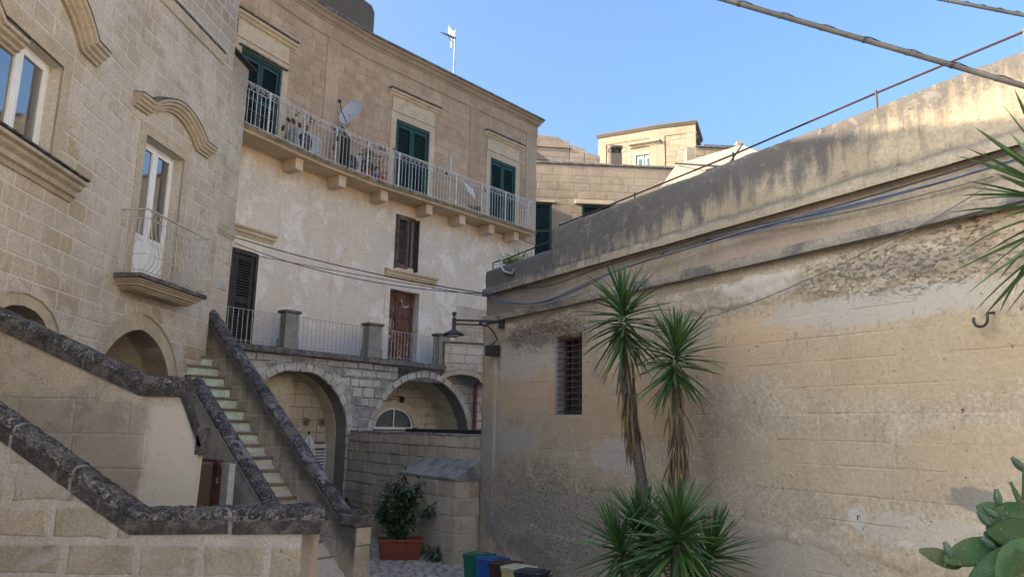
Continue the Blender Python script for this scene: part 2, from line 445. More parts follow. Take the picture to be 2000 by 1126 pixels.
mPl = stone('old_limewash_plaster', [(.74, .645, .53)] * 3, pits=.5, bump=.008, streak=.2, var=.25,
            stains=[('noise', .55, .45, .62, (.70, .57, .42), .5), ('noise', 1.3, .52, .60, (.78, .73, .69), .5), ('noise', 4.5, .62, .65, (.52, .39, .27), .45), ('noise', 14, .63, .68, (.30, .22, .16), .6),
                    ('lin', B2, 0, 1.6, -12.4, 1.6, (.50, .33, .18), .7), ('lin', B2, 0, -2.2, 10.0, 1.4, (.47, .48, .53), .65), ('noise', 9, .62, .70, (.25, .20, .17), .5)])
mT = stone('rough_white_blocks', [(.52, .485, .43), (.62, .59, .54), (.45, .39, .30)], pits=.7, bump=.018, isl=.8, stains=[('lin', T, 0, 2.2, -7.4, 1.2, (.12, .11, .105), .75), ('noise', 2.4, .56, .68, (.33, .27, .19), .5)])
mTi = stone('arch_interior_ashlar', [(.60, .51, .38), (.66, .58, .46), (.53, .43, .30)], pits=.2, bump=.005, isl=.8)
mTm = stone('arch_mortar_joint_shade', [(.20, .18, .155)] * 3, pits=.3, bump=.006)  # mortar darkened in colour to stand for the shade in deep joints
mW = stone('garden_wall_stone', [(.54, .45, .33), (.62, .53, .41), (.44, .345, .225)], pits=.6, bump=.02, isl=1.,
           stains=[('lin', Wf, 0, 3.4, -6.75, 1.6, (.07, .065, .062), .8), ('noise', 2.2, .56, .7, (.24, .20, .15), .4)])
mWm = stone('grey_mortar', [(.50, .46, .41)] * 3, pits=.3, bump=.008)
mS = stone('stair_wall_stone', [(.52, .44, .33), (.57, .49, .385), (.44, .365, .265)], pits=.4, bump=.01, isl=.6,
           stains=[('lin', S, 2.1, 2.8, -9.2, 1.5, (.09, .083, .078), .85), ('noise', 1.6, .5, .66, (.21, .19, .17), .6)])
mSm = stone('stair_wall_mortar', [(.56, .51, .44)] * 3, pits=.3, bump=.008, stains=[('lin', S, 2.1, 2.8, -9.2, 1.5, (.09, .083, .078), .85), ('noise', 1.6, .5, .66, (.21, .19, .17), .6)])
mN = stone('near_wall_stone', [(.34, .295, .225), (.39, .345, .275), (.29, .255, .20)], pits=.5, bump=.012, isl=.6, fine=1.6, stains=[('noise', 2.6, .52, .66, (.13, .12, .105), .6), ('noise', 1.2, .52, .62, (.37, .36, .35), .6)])
mNm = stone('near_wall_mortar', [(.42, .395, .36)] * 3, pits=.3, bump=.010, fine=1.6, stains=[('noise', 1.5, .5, .66, (.29, .27, .24), .6)])
mM = stone('ramp_wall_render', [(.53, .47, .38), (.56, .50, .42), (.47, .41, .32)], pits=.5, bump=.016, fine=1.3, isl=.8,
           stains=[('band', Mf, -5, -.02, 1.2, 2.42, .22, (.31, .285, .245), .7), ('noise', 1.5, .52, .64, (.22, .20, .18), .55), ('noise', 3.0, .58, .68, (.50, .47, .43), .5), ('band', Mf, -.02, 1.5, -1, 2.36, .12, (.60, .565, .505), .85)])
def lichen(name, base, dark, white, amt=.5):
    b = NB(name); g = b.noise(38, 7, .85); n2 = b.noise(5, 6, .7, dist=.5); v = b.noise(60, 4, .75)
    col = b.mix(b.ss(n2, .40, .54), base, dark)
    col = b.mix(b.ss(b.noise(9, 5, .7), .35, .7, 0, .5), col, tuple(min(1, x * 2.3) for x in dark)); col = b.mix(b.ma('MULTIPLY', b.ss(g, .52, .58, 0, amt), b.ss(b.noise(3.1, 4, .7, dist=.4), .38, .56, .12, 1)), col, white)
    col = b.mix(b.ss(v, .45, .62, 0, .5), col, tuple(x * .3 for x in dark))
    b.bump(b.ma('ADD', g, b.ma('MULTIPLY', n2, .8)), .03)
    return b.done(col, .95, spec=.1)
mLi = lichen('lichen_crusted_coping', (.19, .175, .16), (.055, .053, .053), (.46, .45, .44), .9)
mLs = lichen('black_weathered_slab', (.21, .195, .18), (.065, .062, .063), (.25, .24, .23), .3)
mLt = lichen('dark_ledge_stone', (.26, .235, .205), (.10, .095, .09), (.38, .36, .33), .5)
mJ = stone('coping_joint_mortar', [(.22, .215, .21)] * 3, pits=.2, bump=.006)

def cb(px, py, rx, ry):     # a patch on wall C centred on what the photo shows there
    a = C.at(px - rx, py); b_ = C.at(px + rx, py); t = C.at(px, py - ry); u = C.at(px, py + ry)
    m = C.at(px, py); return (C, m[0], m[1], abs(b_[0] - a[0]) / 2, abs(t[1] - u[1]) / 2)
OR = (.52, .375, .24); YE = (.44, .335, .205); GR = (.44, .40, .34); BK = (.085, .08, .078); LG = (.50, .445, .37); TN = (.39, .30, .20)
cst = [('pit', *cb(1060, 655, 100, 40), 7, (.20, .16, .12), .5), ('pit', *cb(1760, 520, 260, 60), 7, (.30, .245, .18), .3), ('pit', *cb(1900, 420, 130, 40), 7, (.28, .225, .16), .35), ('noise', 22, .60, .66, (.24, .19, .14), .5), ('noise', 2.1, .57, .66, (.37, .31, .24), .5), ('pit', *cb(1050, 1000, 160, 110), 9, (.22, .19, .16), .4), ('blob', *cb(1010, 760, 130, 60), OR, .75), ('blob', *cb(1180, 800, 160, 80), (.45, .31, .19), .6), ('blob', *cb(1500, 640, 120, 40), OR, .8), ('blob', *cb(1420, 700, 90, 60), (.46, .32, .19), .6),
       ('blob', *cb(1750, 700, 330, 90), YE, .6), ('blob', *cb(1900, 880, 160, 60), YE, .5), ('blob', *cb(1620, 900, 300, 70), (.43, .34, .23), .5),
       ('blob', *cb(1020, 700, 70, 45), LG, .8), ('blob', *cb(990, 860, 60, 30), (.40, .375, .33), .7), ('blob', *cb(1210, 890, 60, 40), (.46, .43, .39), .6),
       ('blob', *cb(1700, 600, 260, 35), GR, .8), ('blob', *cb(1480, 560, 90, 30), LG, .8), ('blob', *cb(1060, 650, 75, 28), (.24, .19, .15), .8), ('blob', *cb(960, 600, 30, 40), (.20, .185, .17), .6),
       ('blob', *cb(1800, 510, 200, 28), (.27, .225, .175), .75), ('blob', *cb(1950, 440, 90, 50), (.36, .25, .15), .5),
       ('blob', *cb(1100, 1040, 200, 90), (.33, .30, .25), .7), ('blob', *cb(1500, 1080, 180, 60), (.40, .36, .31), .55), ('blob', *cb(1800, 1040, 170, 40), (.46, .42, .36), .6),
       ('blob', *cb(1900, 975, 60, 25), (.20, .19, .17), .8), ('blob', *cb(1680, 1010, 26, 28), (.48, .46, .43), .8), ('blob', *cb(960, 900, 22, 150), (.33, .30, .27), .6),
       ('lin', C, 0, 2.3, -11.05, .8, (.17, .16, .155), .55)]
mC = stone('eroded_tan_wall_stone', [(.52, .42, .30), (.55, .455, .335), (.49, .385, .265)], pits=.65, bump=.016, isl=.4, streak=.2, stains=cst, var=.3)
mCb = stone('flat_tan_wall_mortar', [(.42, .34, .24)] * 3, pits=.5, bump=.012, streak=.2, stains=cst, var=.3)
mCp = stone('parapet_render_black_crust', [(.47, .385, .26), (.44, .355, .24), (.49, .41, .285)], pits=.7, bump=.02, streak=.35, isl=.4,
            stains=[('noise', .9, .48, .66, (.35, .27, .18), .6), ('lin', C, -.21, 2.6, -10.95, 3.6, (.11, .105, .102), .9), ('noise', 7, .56, .62, (.34, .32, .29), .35), ('noise', 4.5, .60, .68, (.10, .095, .09), .75), ('band', C, -.5, 1.95, 4.70, 5.2, .35, (.11, .105, .105), .85), ('band', C, 1.5, 9.5, 4.60, 4.67, .10, (.08, .078, .078), .7)])
mCl = stone('string_ledge_stone', [(.34, .28, .205), (.30, .25, .19), (.36, .30, .22)], pits=.6, bump=.016, stains=[('noise', 1.4, .50, .62, (.10, .095, .09), .8)])
mCf = stone('frieze_plaster', [(.42, .34, .24)] * 3, pits=.55, bump=.015, streak=.25,
            stains=[('noise', .9, .5, .64, (.36, .31, .26), .7), ('blob', *cb(1500, 485, 160, 22), (.36, .26, .21), .6), ('blob', *cb(1790, 440, 90, 20), (.42, .39, .34), .7), ('noise', 4, .6, .7, (.2, .17, .14), .6), ('band', C, -.5, 2.2, 3.9, 4.7, .5, (.17, .16, .15), .6)])
green = flat('dark_green_paint', (.012, .048, .038), .55, .35, 5, .002)
brownw = flat('weathered_brown_wood', (.115, .08, .068), .8, .45, 7, .006)
dkwood = flat('dark_weathered_wood', (.05, .04, .038), .85, .4, 9, .006)
redwood = flat('faded_red_brown_wood', (.13, .055, .038), .75, .6, 5, .006)
whitep = flat('white_paint', (.72, .72, .70), .45, .06, 6)
rail_w = flat('white_painted_iron', (.55, .545, .53), .5, .35, 16)
rail_c = flat('cream_painted_iron', (.52, .49, .42), .55, .2, 12)
rail_t = flat('dull_galvanised_iron', (.38, .35, .32), .6, .3, 14)
iron = flat('black_iron', (.022, .022, .025), .5, .2, 14, spec=.5)
rust = flat('rusty_iron', (.10, .045, .03), .85, .5, 18, .004)
grey_m = flat('grey_metal', (.30, .31, .32), .45, .2, 10)
dark = flat('dark_interior', (.012, .011, .010), .9)
black_p = flat('black_plastic', (.02, .02, .022), .5)
def glassm(name, c, r):
    b = NB(name); return b.done(b.mix(b.ss(b.noise(1.3, 3), .35, .65), c, tuple(x * .5 for x in c)), r, spec=.9)
glass = glassm('window_glass', (.05, .06, .06), .03); glass.node_tree.nodes['Principled BSDF'].inputs['IOR'].default_value = 2.3
dirtyglass = glassm('dark_lunette_glass', (.025, .03, .033), .18)

# ------------------------------------------------------------------ ground
def gz(x, y):
    a = 0 if y > 12 else -.16 * min(1, (12 - y) / 1.2) * max(0, min(1, (x + 2) / 1.5))
    return a
m = MB(); xs = [-900, -60, -20, -10] + [i * .5 - 8 for i in range(33)] + [10, 20, 60, 900]; ys = [-900, -60, -10] + [i * .5 for i in range(45)] + [30, 60, 120, 1500]
for y in ys:
    for x in xs: m.v.append((x, y, gz(x, y) - .03))
nx = len(xs)
for j in range(len(ys) - 1):
    for i in range(nx - 1): m.f.append((j * nx + i, j * nx + i + 1, (j + 1) * nx + i + 1, (j + 1) * nx + i))
mG = stone('ground_earth_mortar', [(.33, .30, .265)] * 3, pits=.4, bump=.01)
ground = m.build('ground', mG, kind='structure')
mCob = stone('pale_cobbles', [(.60, .57, .53), (.42, .39, .35), (.50, .44, .36)], pits=.2, bump=.005, isl=1.)
pav = thing('paved_lane', None, None); del_keys = None
pav['kind'] = 'structure'
cob = []
rr = random.Random(4); y = 9.0
while y < 18.6:
    x = -5.0 + rr.uniform(0, .1)
    while x < 1.4:
        l = rr.uniform(.12, .26); d_ = .15
        cx, cy = x + l / 2, y + d_ / 2 + rr.uniform(-.012, .012)
        x += l
        pr = proj((cx, cy, 0))
        a = Vector((cx - Wf.O.x, cy - Wf.O.y, 0))
        if a.dot(Wf.n) > -.25 and cy > 12.6: continue
        k = 7; a0 = rr.uniform(0, 1)
        pl = [(cx + (l / 2 - .008) * math.copysign(abs(math.cos(a0 + t * 2 * math.pi / k)) ** .7, math.cos(a0 + t * 2 * math.pi / k)) * rr.uniform(.86, 1), cy + (d_ / 2 - .008) * math.copysign(abs(math.sin(a0 + t * 2 * math.pi / k)) ** .7, math.sin(a0 + t * 2 * math.pi / k)) * rr.uniform(.86, 1)) for t in range(k)]
        z = gz(cx, cy); h = z + rr.uniform(-.006, .006)
        vs = [(p[0], p[1], z - .028) for p in pl] + [(cx + (p[0] - cx) * .9, cy + (p[1] - cy) * .9, h) for p in pl]
        fs = [tuple(range(k, 2 * k))] + [(i, (i + 1) % k, (i + 1) % k + k, i + k) for i in range(k)]
        vis = pr and 0 < pr[0] < 2000 and pr[1] < 1140 and -3.4 < cx < .3
        cob.append((0 if not vis else 1 / cy, vs, fs))
    y += .155
cob.sort(key=lambda t: -t[0]); rest = MB()
for i, (q, vs, fs) in enumerate(cob):
    if i < 290 and q > 0: MB().add(vs, fs).build('cobble', mCob, pav, fix=False)
    else: rest.add(vs, fs)
rest.build('cobble_infill', mCob, pav, kind='stuff', fix=False)

# ------------------------------------------------------------------ A: pale stone house on the left
HA = 11.6
tA = thing('stone_house', 'pale limestone house on the left with curved window hoods and a small bellied balcony', 'house', tuple(A2.O))
near_top = 9.70
w2 = (A2.at(286, 265)[0], A2.at(360, 312)[0]); w2z = (4.40, 6.69)
w1 = (A1.at(34, 51)[0] - .28, A1.at(124, 132)[0]); w1z = (5.30, 6.60)
nb = -_bx      # A1 x runs negative towards the viewer
# arch (pointed) on A2
acx = A2.at(268, 700)[0]; arx = 1.05; azs = 2.55
apex = A2.at(262, 640)
def pointed(cx, zs, rx, zt, n=8):
    """pointed arch outline from right foot over the apex to left foot"""
    h = zt - zs; c = (h * h - rx * rx) / (2 * rx); r = rx + c
    th = math.degrees(math.atan2(h, c)) if c > 0 else math.degrees(math.atan2(h, c))
    right = [(cx - c + r * math.cos(rad(th * i / n)), zs + r * math.sin(rad(th * i / n))) for i in range(n + 1)]
    left = [(2 * cx - x, z) for x, z in reversed(right[:-1])]
    return right + left
pin = pointed(acx, 2.5, 1.02, 3.62); pout = pointed(acx, 2.5, 1.25, 3.86)
hole_a = ccw([(acx - 1.02, -.5), (acx + 1.02, -.5)] + pin)
a1c = A1.at(45, 600)[0]; hin2 = arch_hole(a1c, 3.15, .62, .36, -.5, 8); 
A2out = [rect(_bx, 0, -.5, HA)]
A2holes = [rect(w2[0], w2[1], w2z[0], w2z[1]), hole_a]
A1out = [rect(-6, 0, -.5, 10.4), rect(-16, -6, -.5, 10.4)]
A1out = [rect(-5.9, 0, -.5, 10.7), rect(-10, -5.9, -.5, near_top)]
A1holes = [rect(w1[0], w1[1], w1z[0], w1z[1]), hin2]
body(tA, A2, A2out, A2holes, .42, mAm); body(tA, A1, A1out, A1holes, .42, mAm)
body(tA, A2, [rect(_bx - .4, 0, -.5, HA - .02)], [], 6, mA, 'house_core', y0=2.2)
body(tA, A2, [rect(-.3, 0, -.5, HA - .02)], [], 2.2, mA, 'end_wall', y0=.42)
body(tA, A1, [rect(-5.9, 0, -.5, 10.68)], [], 6, mA, 'house_core', y0=2.2)
body(tA, A1, [rect(-7.4, -5.9, -.5, near_top + .12), rect(-10, -7.4, -.5, near_top - .02)], [], 6, mA, 'house_core', y0=2.2)
MB().box(_bx - 6, 0, .3, 2.3, HA - .3, HA - .1).build('roof', mAm, tA, A2); MB().box(-10, 0, .3, 2.3, near_top - .3, near_top - .1).build('roof', mAm, tA, A1)
MA = Masonry(tA)
ringhole = ccw([(acx - 1.25, -.5), (acx + 1.25, -.5)] + pout)
win_sur = lambda w, z, e: rect(w[0] - e, w[1] + e, z[0], z[1] + e)
MA.fill(A2, A2out, [win_sur(w2, w2z, .18), ringhole], mA, .252, (.26, .66), .022, (.001, .008), 11, z0=-.5, hj=.06)
MA.fill(A1, A1out, [win_sur(w1, w1z, .2), arch_hole(a1c, 3.15, .86, .50, -.5, 8)], mA, .252, (.26, .66), .022, (.001, .008), 12, z0=-.5, hj=.06)
MA.finish()
# window surround plain faces
def frame_face(par, fr, w_, z_, e, mat, y=-.012, nm='window_surround', bottom=False):
    m = MB()
    m.box(w_[0] - e, w_[0], y, .02, z_[0], z_[1], 0); m.box(w_[1], w_[1] + e, y, .02, z_[0], z_[1], 0); m.box(w_[0] - e, w_[1] + e, y, .02, z_[1], z_[1] + e)
    return m.build(nm, mat, par, fr)
frame_face(tA, A2, w2, w2z, .18, mAt); frame_face(tA, A1, w1, w1z, .2, mAt)
# pointed arch trim ring with raised hood line
m = MB()
for i in range(len(pin) - 1): m.prism(ccw([pin[i], pin[i + 1], pout[i + 1], pout[i]]), -.012, .40)
m.build('arch_ring', mAt, tA, A2)
m = MB(); m.mould(list(reversed(pout)), [(0, 0), (.035, .004), (.035, .03), (0, .045)]); m.build('arch_hood_line', mAt, tA, A2, smooth=False)
m = MB()
for i in range(len(pin) - 1):
    m.add([(pin[i][0], .4, pin[i][1]), (pin[i + 1][0], .4, pin[i + 1][1]), (pin[i + 1][0], 2.2, pin[i + 1][1]), (pin[i][0], 2.2, pin[i][1])], [(0, 1, 2, 3)])
m.box(acx - 1.04, acx - 1.02, .4, 2.2, -.5, 2.5); m.box(acx + 1.02, acx + 1.04, .4, 2.2, -.5, 2.5)
m.build('arch_vault', mTi, tA, A2)
e_in = arc(a1c, 3.15, .62, .36, 0, 180, 8); e_out = arc(a1c, 3.15, .84, .50, 0, 180, 8)
m = MB()
for i in range(8): m.prism(ccw([e_in[i], e_in[i + 1], e_out[i + 1], e_out[i]]), -.012, .40)
m.build('arch_ring', mAt, tA, A1)
MB().mould(list(reversed(e_out)), [(0, 0), (.03, .004), (.03, .02), (0, .03)]).build('arch_hood_line', mAt, tA, A1)
body(tA, A1, [rect(a1c - 1, a1c + 1, -.5, 3.8)], [], 1.3, mTi, 'niche_back', y0=1.2)
# curved hoods
PR = [(0, 0), (.05, .0), (.06, .03), (.10, .045), (.105, .075), (.15, .10), (.155, .135), (.19, .15), (.195, .19), (.0, .215)]
def hood(fr, x0, x1, z, rise, parent, k=1.0):
    w_ = x1 - x0; ea = w_ * .20; pts = [(x0, z), (x0 + ea * .85, z)]
    n = 12
    for i in range(n + 1):
        t = i / n; x = x0 + ea + (w_ - 2 * ea) * t
        pts.append((x, z + .035 + rise * math.sin(math.pi * t) ** .85))
    pts += [(x1 - ea * .85, z), (x1, z)]
    m = MB().mould(pts, [(o * k, u * k) for o, u in PR]); h_ = m.build('window_hood', mAt, parent, fr)
    cap = MB().mould(pts, [(0, .215 * k), (.2 * k, .192 * k), (.205 * k, .207 * k), (.2 * k, .213 * k), (0, .235 * k)])
    cap.build('hood_crust', mLt, h_, fr)
hood(A2, A2.at(258, 190)[0], A2.at(406, 285)[0], 6.98, .30, tA, 1.0)
hood(A1, w1[0] - .35, A1.at(188, 102)[0], 6.98, .38, tA, 1.05)
hood(A1, -5.9, A1.at(28, 74)[0] - .02, 6.20, .34, tA, 1.0)      # neighbouring window hood cut by the frame
# sill of window 1
m = MB().mould([(w1[0] - .35, 5.06), (A1.at(140, 357)[0], 5.06)], [(0, -.08), (.03, -.08), (.05, -.03), (.09, -.01), (.10, .05), (.15, .09), (.16, .13), (.21, .15), (.215, .19), (0, .21)])
m.build('window_sill', mAt, tA, A1)
MB().box(w1[0] - .36, A1.at(141, 357)[0], -.225, .0, 5.271, 5.296).build('sill_slab', mLs, tA, A1)
# string course
p0 = A2.at(300, 0); p1 = A2.at(435, 125)
MB().box(-4, p1[0], -.035, .0, 8.98, 9.2, .008).build('string_course', mAt, tA, A2)
MB().box(-4, p1[0] + .004, -.055, .0, 9.203, 9.235).build('string_course_top', mLt, tA, A2)
# windows
def casement(par, fr, x0, x1, z0, z1, y, mid=True, panel=0.):
    wnd = link('window', None, fr.M @ Matrix.Translation(((x0 + x1) / 2, y, z0)), par)
    m = MB(); f = .055
    m.box(x0, x0 + f, y - .05, y, z0, z1); m.box(x1 - f, x1, y - .05, y, z0, z1); m.box(x0 + f, x1 - f, y - .05, y, z1 - f, z1); m.box(x0 + f, x1 - f, y - .05, y, z0, z0 + f)
    m.build('window_frame', whitep, wnd, fr)
    xm = (x0 + x1) / 2
    for a, b_ in ((x0 + f, xm - .002), (xm + .002, x1 - f)):
        g = .075; zb = z0 + f + panel
        m = MB().box(a, a + g, y - .075, y - .02, z0 + f, z1 - f, .006).box(b_ - g, b_, y - .075, y - .02, z0 + f, z1 - f, .006).box(a + g, b_ - g, y - .073, y - .022, z1 - f - g, z1 - f).box(a + g, b_ - g, y - .073, y - .022, zb, zb + g)
        if panel:
            m.box(a + g, b_ - g, y - .055, y - .022, z0 + f, zb); m.box(a + g + .04, b_ - g - .04, y - .066, y - .05, z0 + f + .08, zb - .05, .008)
        m.build('sash', whitep, wnd, fr)
        MB().box(a + g, b_ - g, y - .045, y - .038, zb + g, z1 - f - g).build('pane', glass, wnd, fr)
    MB().box(x0 + .02, x1 - .02, y + .12, y + .5, z0, z1).build('dark_room', dark, wnd, fr)
casement(tA, A1, w1[0], w1[1], w1z[0], w1z[1], .22)
casement(tA, A2, w2[0], w2[1], w2z[0], w2z[1], .24, panel=.62)
# balcony slab and bellied railing
bs = (A2.at(219, 533, .0)[0], A2.at(380, 582, .42)[0]); bs = (w2[0] - .42, w2[1] + .38)
bd = .46; zf = 4.36
m = MB().box(bs[0], bs[1], -bd, 0, zf - .07, zf, .01); m.build('balcony_slab', mLt, tA, A2)
m = MB()
for i, (dd, za, zb) in enumerate(((.05, .10, .07), (.08, .13, .10), (.11, .165, .13), (.16, .20, .165), (.20, .225, .20))):
    m.box(bs[0] + dd, bs[1] - dd, -bd + dd, 0, zf - za, zf - zb + .001 * 0 - .0005)
m.build('balcony_moulding', mAt, tA, A2)
rl = link('balcony_railing', None, A2.M @ Matrix.Translation(((bs[0] + bs[1]) / 2, -bd, zf)), tA, label='cream railing with bellied bars and a row of rings')
e = .05; x0, x1, yf = bs[0] + e, bs[1] - e, -bd + e; ht = .98
bel = [(0, 0), (.10, .05), (.115, .17), (.085, .32), (.03, .48), (.0, .62), (-.005, .78)]
def rpath(z, o=0): return [(x0 - o, 0, z), (x0 - o, yf - o, z), (x1 + o, yf - o, z), (x1 + o, 0, z)]
for z, o, t in ((zf + .05, 0, .007), (zf + .27, .10, .006), (zf + ht - .14, 0, .007)):
    MB().tube(rpath(z, o), t, 6).build('rail', rail_c, rl, A2)
pp = rpath(zf + ht, .0); m = MB()
m.box(x0 - .02, x1 + .02, yf - .02, yf + .02, zf + ht - .008, zf + ht + .008).box(x0 - .02, x0 + .02, yf + .02, 0, zf + ht - .008, zf + ht + .008).box(x1 - .02, x1 + .02, yf + .02, 0, zf + ht - .008, zf + ht + .008)
m.build('handrail', rail_c, rl, A2)
def barpts(bx, by, ox, oy): return [(bx + ox * o, by + oy * o, zf + .03 + z * .99) for o, z in [(0, 0), (.04, .04), (.10, .12), (.125, .22), (.10, .34), (.055, .48), (.02, .62), (0, .80)]]
nb_ = 17
for i in range(nb_):
    bx = x0 + (x1 - x0) * i / (nb_ - 1)
    MB().tube(barpts(bx, yf, 0, -1), .0065, 5).build('baluster', rail_c, rl, A2, smooth=True)
    if i < nb_ - 1:
        cx = bx + (x1 - x0) / (nb_ - 1) / 2
        MB().tube([(cx + .048 * math.cos(t * math.pi / 6), yf, zf + ht - .07 + .058 * math.sin(t * math.pi / 6)) for t in range(13)], .005, 4, False).build('ring', rail_c, rl, A2, smooth=True)
for sx, ox in ((x0, -1), (x1, 1)):
    for i in range(1, 4): MB().tube(barpts(sx, yf + (0 - yf) * i / 4, ox, 0), .0065, 5).build('baluster', rail_c, rl, A2, smooth=True)
# round vents
for px, py in ((418, 362), (348, 537)):
    s_, z_ = A2.at(px, py); MB().lathe([(.055, -.01), (.055, .012), (.04, .014)], 14, M=Matrix.Rotation(rad(90), 3, 'X'), c=(s_, -.004, z_)).build('vent', grey_m, tA, A2)
# ---- quoined pier between the two houses, lower than the house
pz = A2.at(470, 118, -.2)
PIE = Frame(A2.w(0.006, .16, 0), 5.5); pr0 = PIE.at(486, 135)[0]; pzt = PIE.at(470, 120)[1]
body(tA, PIE, [rect(0, pr0, -.5, pzt)], [], .9, mAm, 'pier')
MP = Masonry(tA, 120, 'quoin'); MP.fill(PIE, [rect(0, pr0, 2.6, pzt)], [], mA, .27, (.28, .5), .012, (.006, .014), 21)
MP.finish()
MB().box(-.02, pr0 + .12, -.14, .9, pzt, pzt + .05, .01).build('slate_ledge', dkwood, tA, PIE)
zl = PIE.at(440, 455)[1]
MB().mould([(0, zl), (pr0 - .02, zl)], [(0, -.08), (.02, -.08), (.05, -.02), (.06, 0), (.07, .14), (0, .15)]).build('pier_capital', mAt, tA, PIE)

# house number tile 14
s_, z_ = PIE.at(433, 559)
t = thing('house_number_tile', 'small white tile with blue number 14 on the corner pier beside the louvred door', 'house number', tuple(PIE.w(s_, -.03, z_)))
tilew = flat('white_tile', (.55, .56, .52), .3, .1); teal = flat('teal_glaze', (.02, .22, .26), .35, .1)
MB().box(s_ - .075, s_ + .075, -.032, -.018, z_ - .055, z_ + .055, .003).build('tile', tilew, t, PIE)
m = MB()
for a in ((-.068, -.062, -.048, .048), (.062, .068, -.048, .048)): m.box(s_ + a[0], s_ + a[1], -.0345, -.032, z_ + a[2], z_ + a[3])
for a in ((-.062, .062, -.048, -.042), (-.062, .062, .042, .048)): m.box(s_ + a[0], s_ + a[1], -.0345, -.032, z_ + a[2], z_ + a[3])
m.build('tile_border', teal, t, PIE)
m = MB(); m.box(s_ - .03, s_ - .016, -.035, -.032, z_ - .032, z_ + .032); m.prism(ccw([(s_ - .046, z_ + .014), (s_ - .03, z_ + .022), (s_ - .03, z_ + .032)]), -.035, -.032)
m.box(s_ + .028, s_ + .04, -.035, -.032, z_ - .032, z_ + .032); m.box(s_ + .0, s_ + .05, -.0352, -.032, z_ - .014, z_ - .003)
m.prism(ccw([(s_ + .0, z_ - .003), (s_ + .012, z_ - .003), (s_ + .038, z_ + .032), (s_ + .028, z_ + .032)]), -.0348, -.032)
m.build('number', teal, t, PIE)

# ------------------------------------------------------------------ B: brown house with the long balcony
HB = 12.75
tB = thing('balcony_house', 'tall brown house with green shutters, long white balcony and peeling cream plaster', 'house', tuple(B2.O))
LB2 = B2.at(1047, 300)[0]
LB1 = 3.6          # B1 spans -3.6 .. 0
ZF = 8.46          # balcony floor
def px_(fr, px, py, off=0): return fr.at(px, py, off)
sh1 = (B1.at(551, 137)[0] - 1.22, B1.at(551, 137)[0]); sh2 = (B2.at(774, 232)[0], B2.at(839, 258)[0]); sh3 = (B2.at(958, 307)[0], B2.at(1007, 326)[0])
zt1 = B1.at(551, 137)[1]; zt2 = B2.at(774, 232)[1]; zt3 = B2.at(958, 307)[1]
lw = (B2.at(776, 421)[0], B2.at(812, 430)[0]); lwz = (B2.at(810, 526)[1], B2.at(776, 421)[1])
dr = (B2.at(762, 563)[0], B2.at(812, 571)[0]); drz = (TZ, B2.at(762, 563)[1])
l14 = (B1.at(503, 497)[0] - 1.15, B1.at(503, 497)[0]); l14z = (TZ, B1.at(503, 497)[1])
holes1 = [rect(sh1[0], sh1[1], ZF, zt1), rect(l14[0], l14[1], l14z[0], l14z[1])]
holes2 = [rect(sh2[0], sh2[1], ZF, zt2), rect(sh3[0], sh3[1], ZF, zt3), rect(lw[0], lw[1], lwz[0], lwz[1]), rect(dr[0], dr[1] + .13, drz[0], drz[1])]
TOP0, TOP1 = ZF - .2, HB - .1
for fr, x0, x1, hs in ((B1, -LB1, 0, holes1), (Bm, 0, LM, []), (B2, 0, LB2, holes2)):
    pass
Bm0 = Bm  # Bm x runs 0..LM and ends at B2's origin
for fr, x0, x1, hs in ((B1, -LB1, 0, holes1), (Bm, 0, LM, []), (B2, 0, LB2, holes2)):
    body(tB, fr, [rect(x0, x1, TOP0, TOP1)], hs, .4, mBm, 'upper_wall')
    body(tB, fr, [rect(x0, x1, TZ - .35, TOP0)], hs, .4, mPl, 'plastered_wall')
    body(tB, fr, [rect(x0, x1, TZ - .3, HB + .02)], [], 6, mB, 'house_core', y0=1.0)
body(tB, B2, [rect(LB2 - .45, LB2, TZ - .3, HB - .1)], [], 1.0, mB, 'end_wall', y0=.4)
MB_ = Masonry(tB, 295)
zfr = B1.at(637, 72)[1]          # underside of the frieze
sur = lambda w_, z0, z1, e: rect(w_[0] - e, w_[1] + e, z0, z1 + .62)
pl2 = (B2.at(917, 260)[0], B2.at(936, 260)[0]); pl3 = (B2.at(1027, 300)[0], LB2); pl1 = (B1.at(637, 120)[0], B1.at(637, 120)[0] + .4)
pl1m = Bm.at(637, 120)[0]; 
for fr, x0, x1, hs, sd in ((B1, -LB1, 0, [sur(sh1, ZF, zt1, .2)], 31), (Bm, 0, LM, [rect(pl1m, pl1m + .42, ZF - .2, 13)], 32), (B2, 0, LB2, [sur(sh2, ZF, zt2, .2), sur(sh3, ZF, zt3, .2), rect(pl2[0], pl2[1], 8, 13), rect(pl3[0], pl3[1] + .1, 8, 13)], 33)):
    MB_.fill(fr, [rect(x0, x1, ZF - .2, zfr)], hs, mB, .235, (.34, .62), .011, (.003, .010), sd, z0=ZF - .2, hj=.05, inset=.006)
pt = (B2.at(893, 545)[0], B2.at(893, 545)[0] + 1.9)
MB_.fill(B2, [rect(pt[0], pt[1], 3.9, 5.75)], [], mA, .24, (.35, .55), .012, (.004, .008), 35)
MB_.finish()
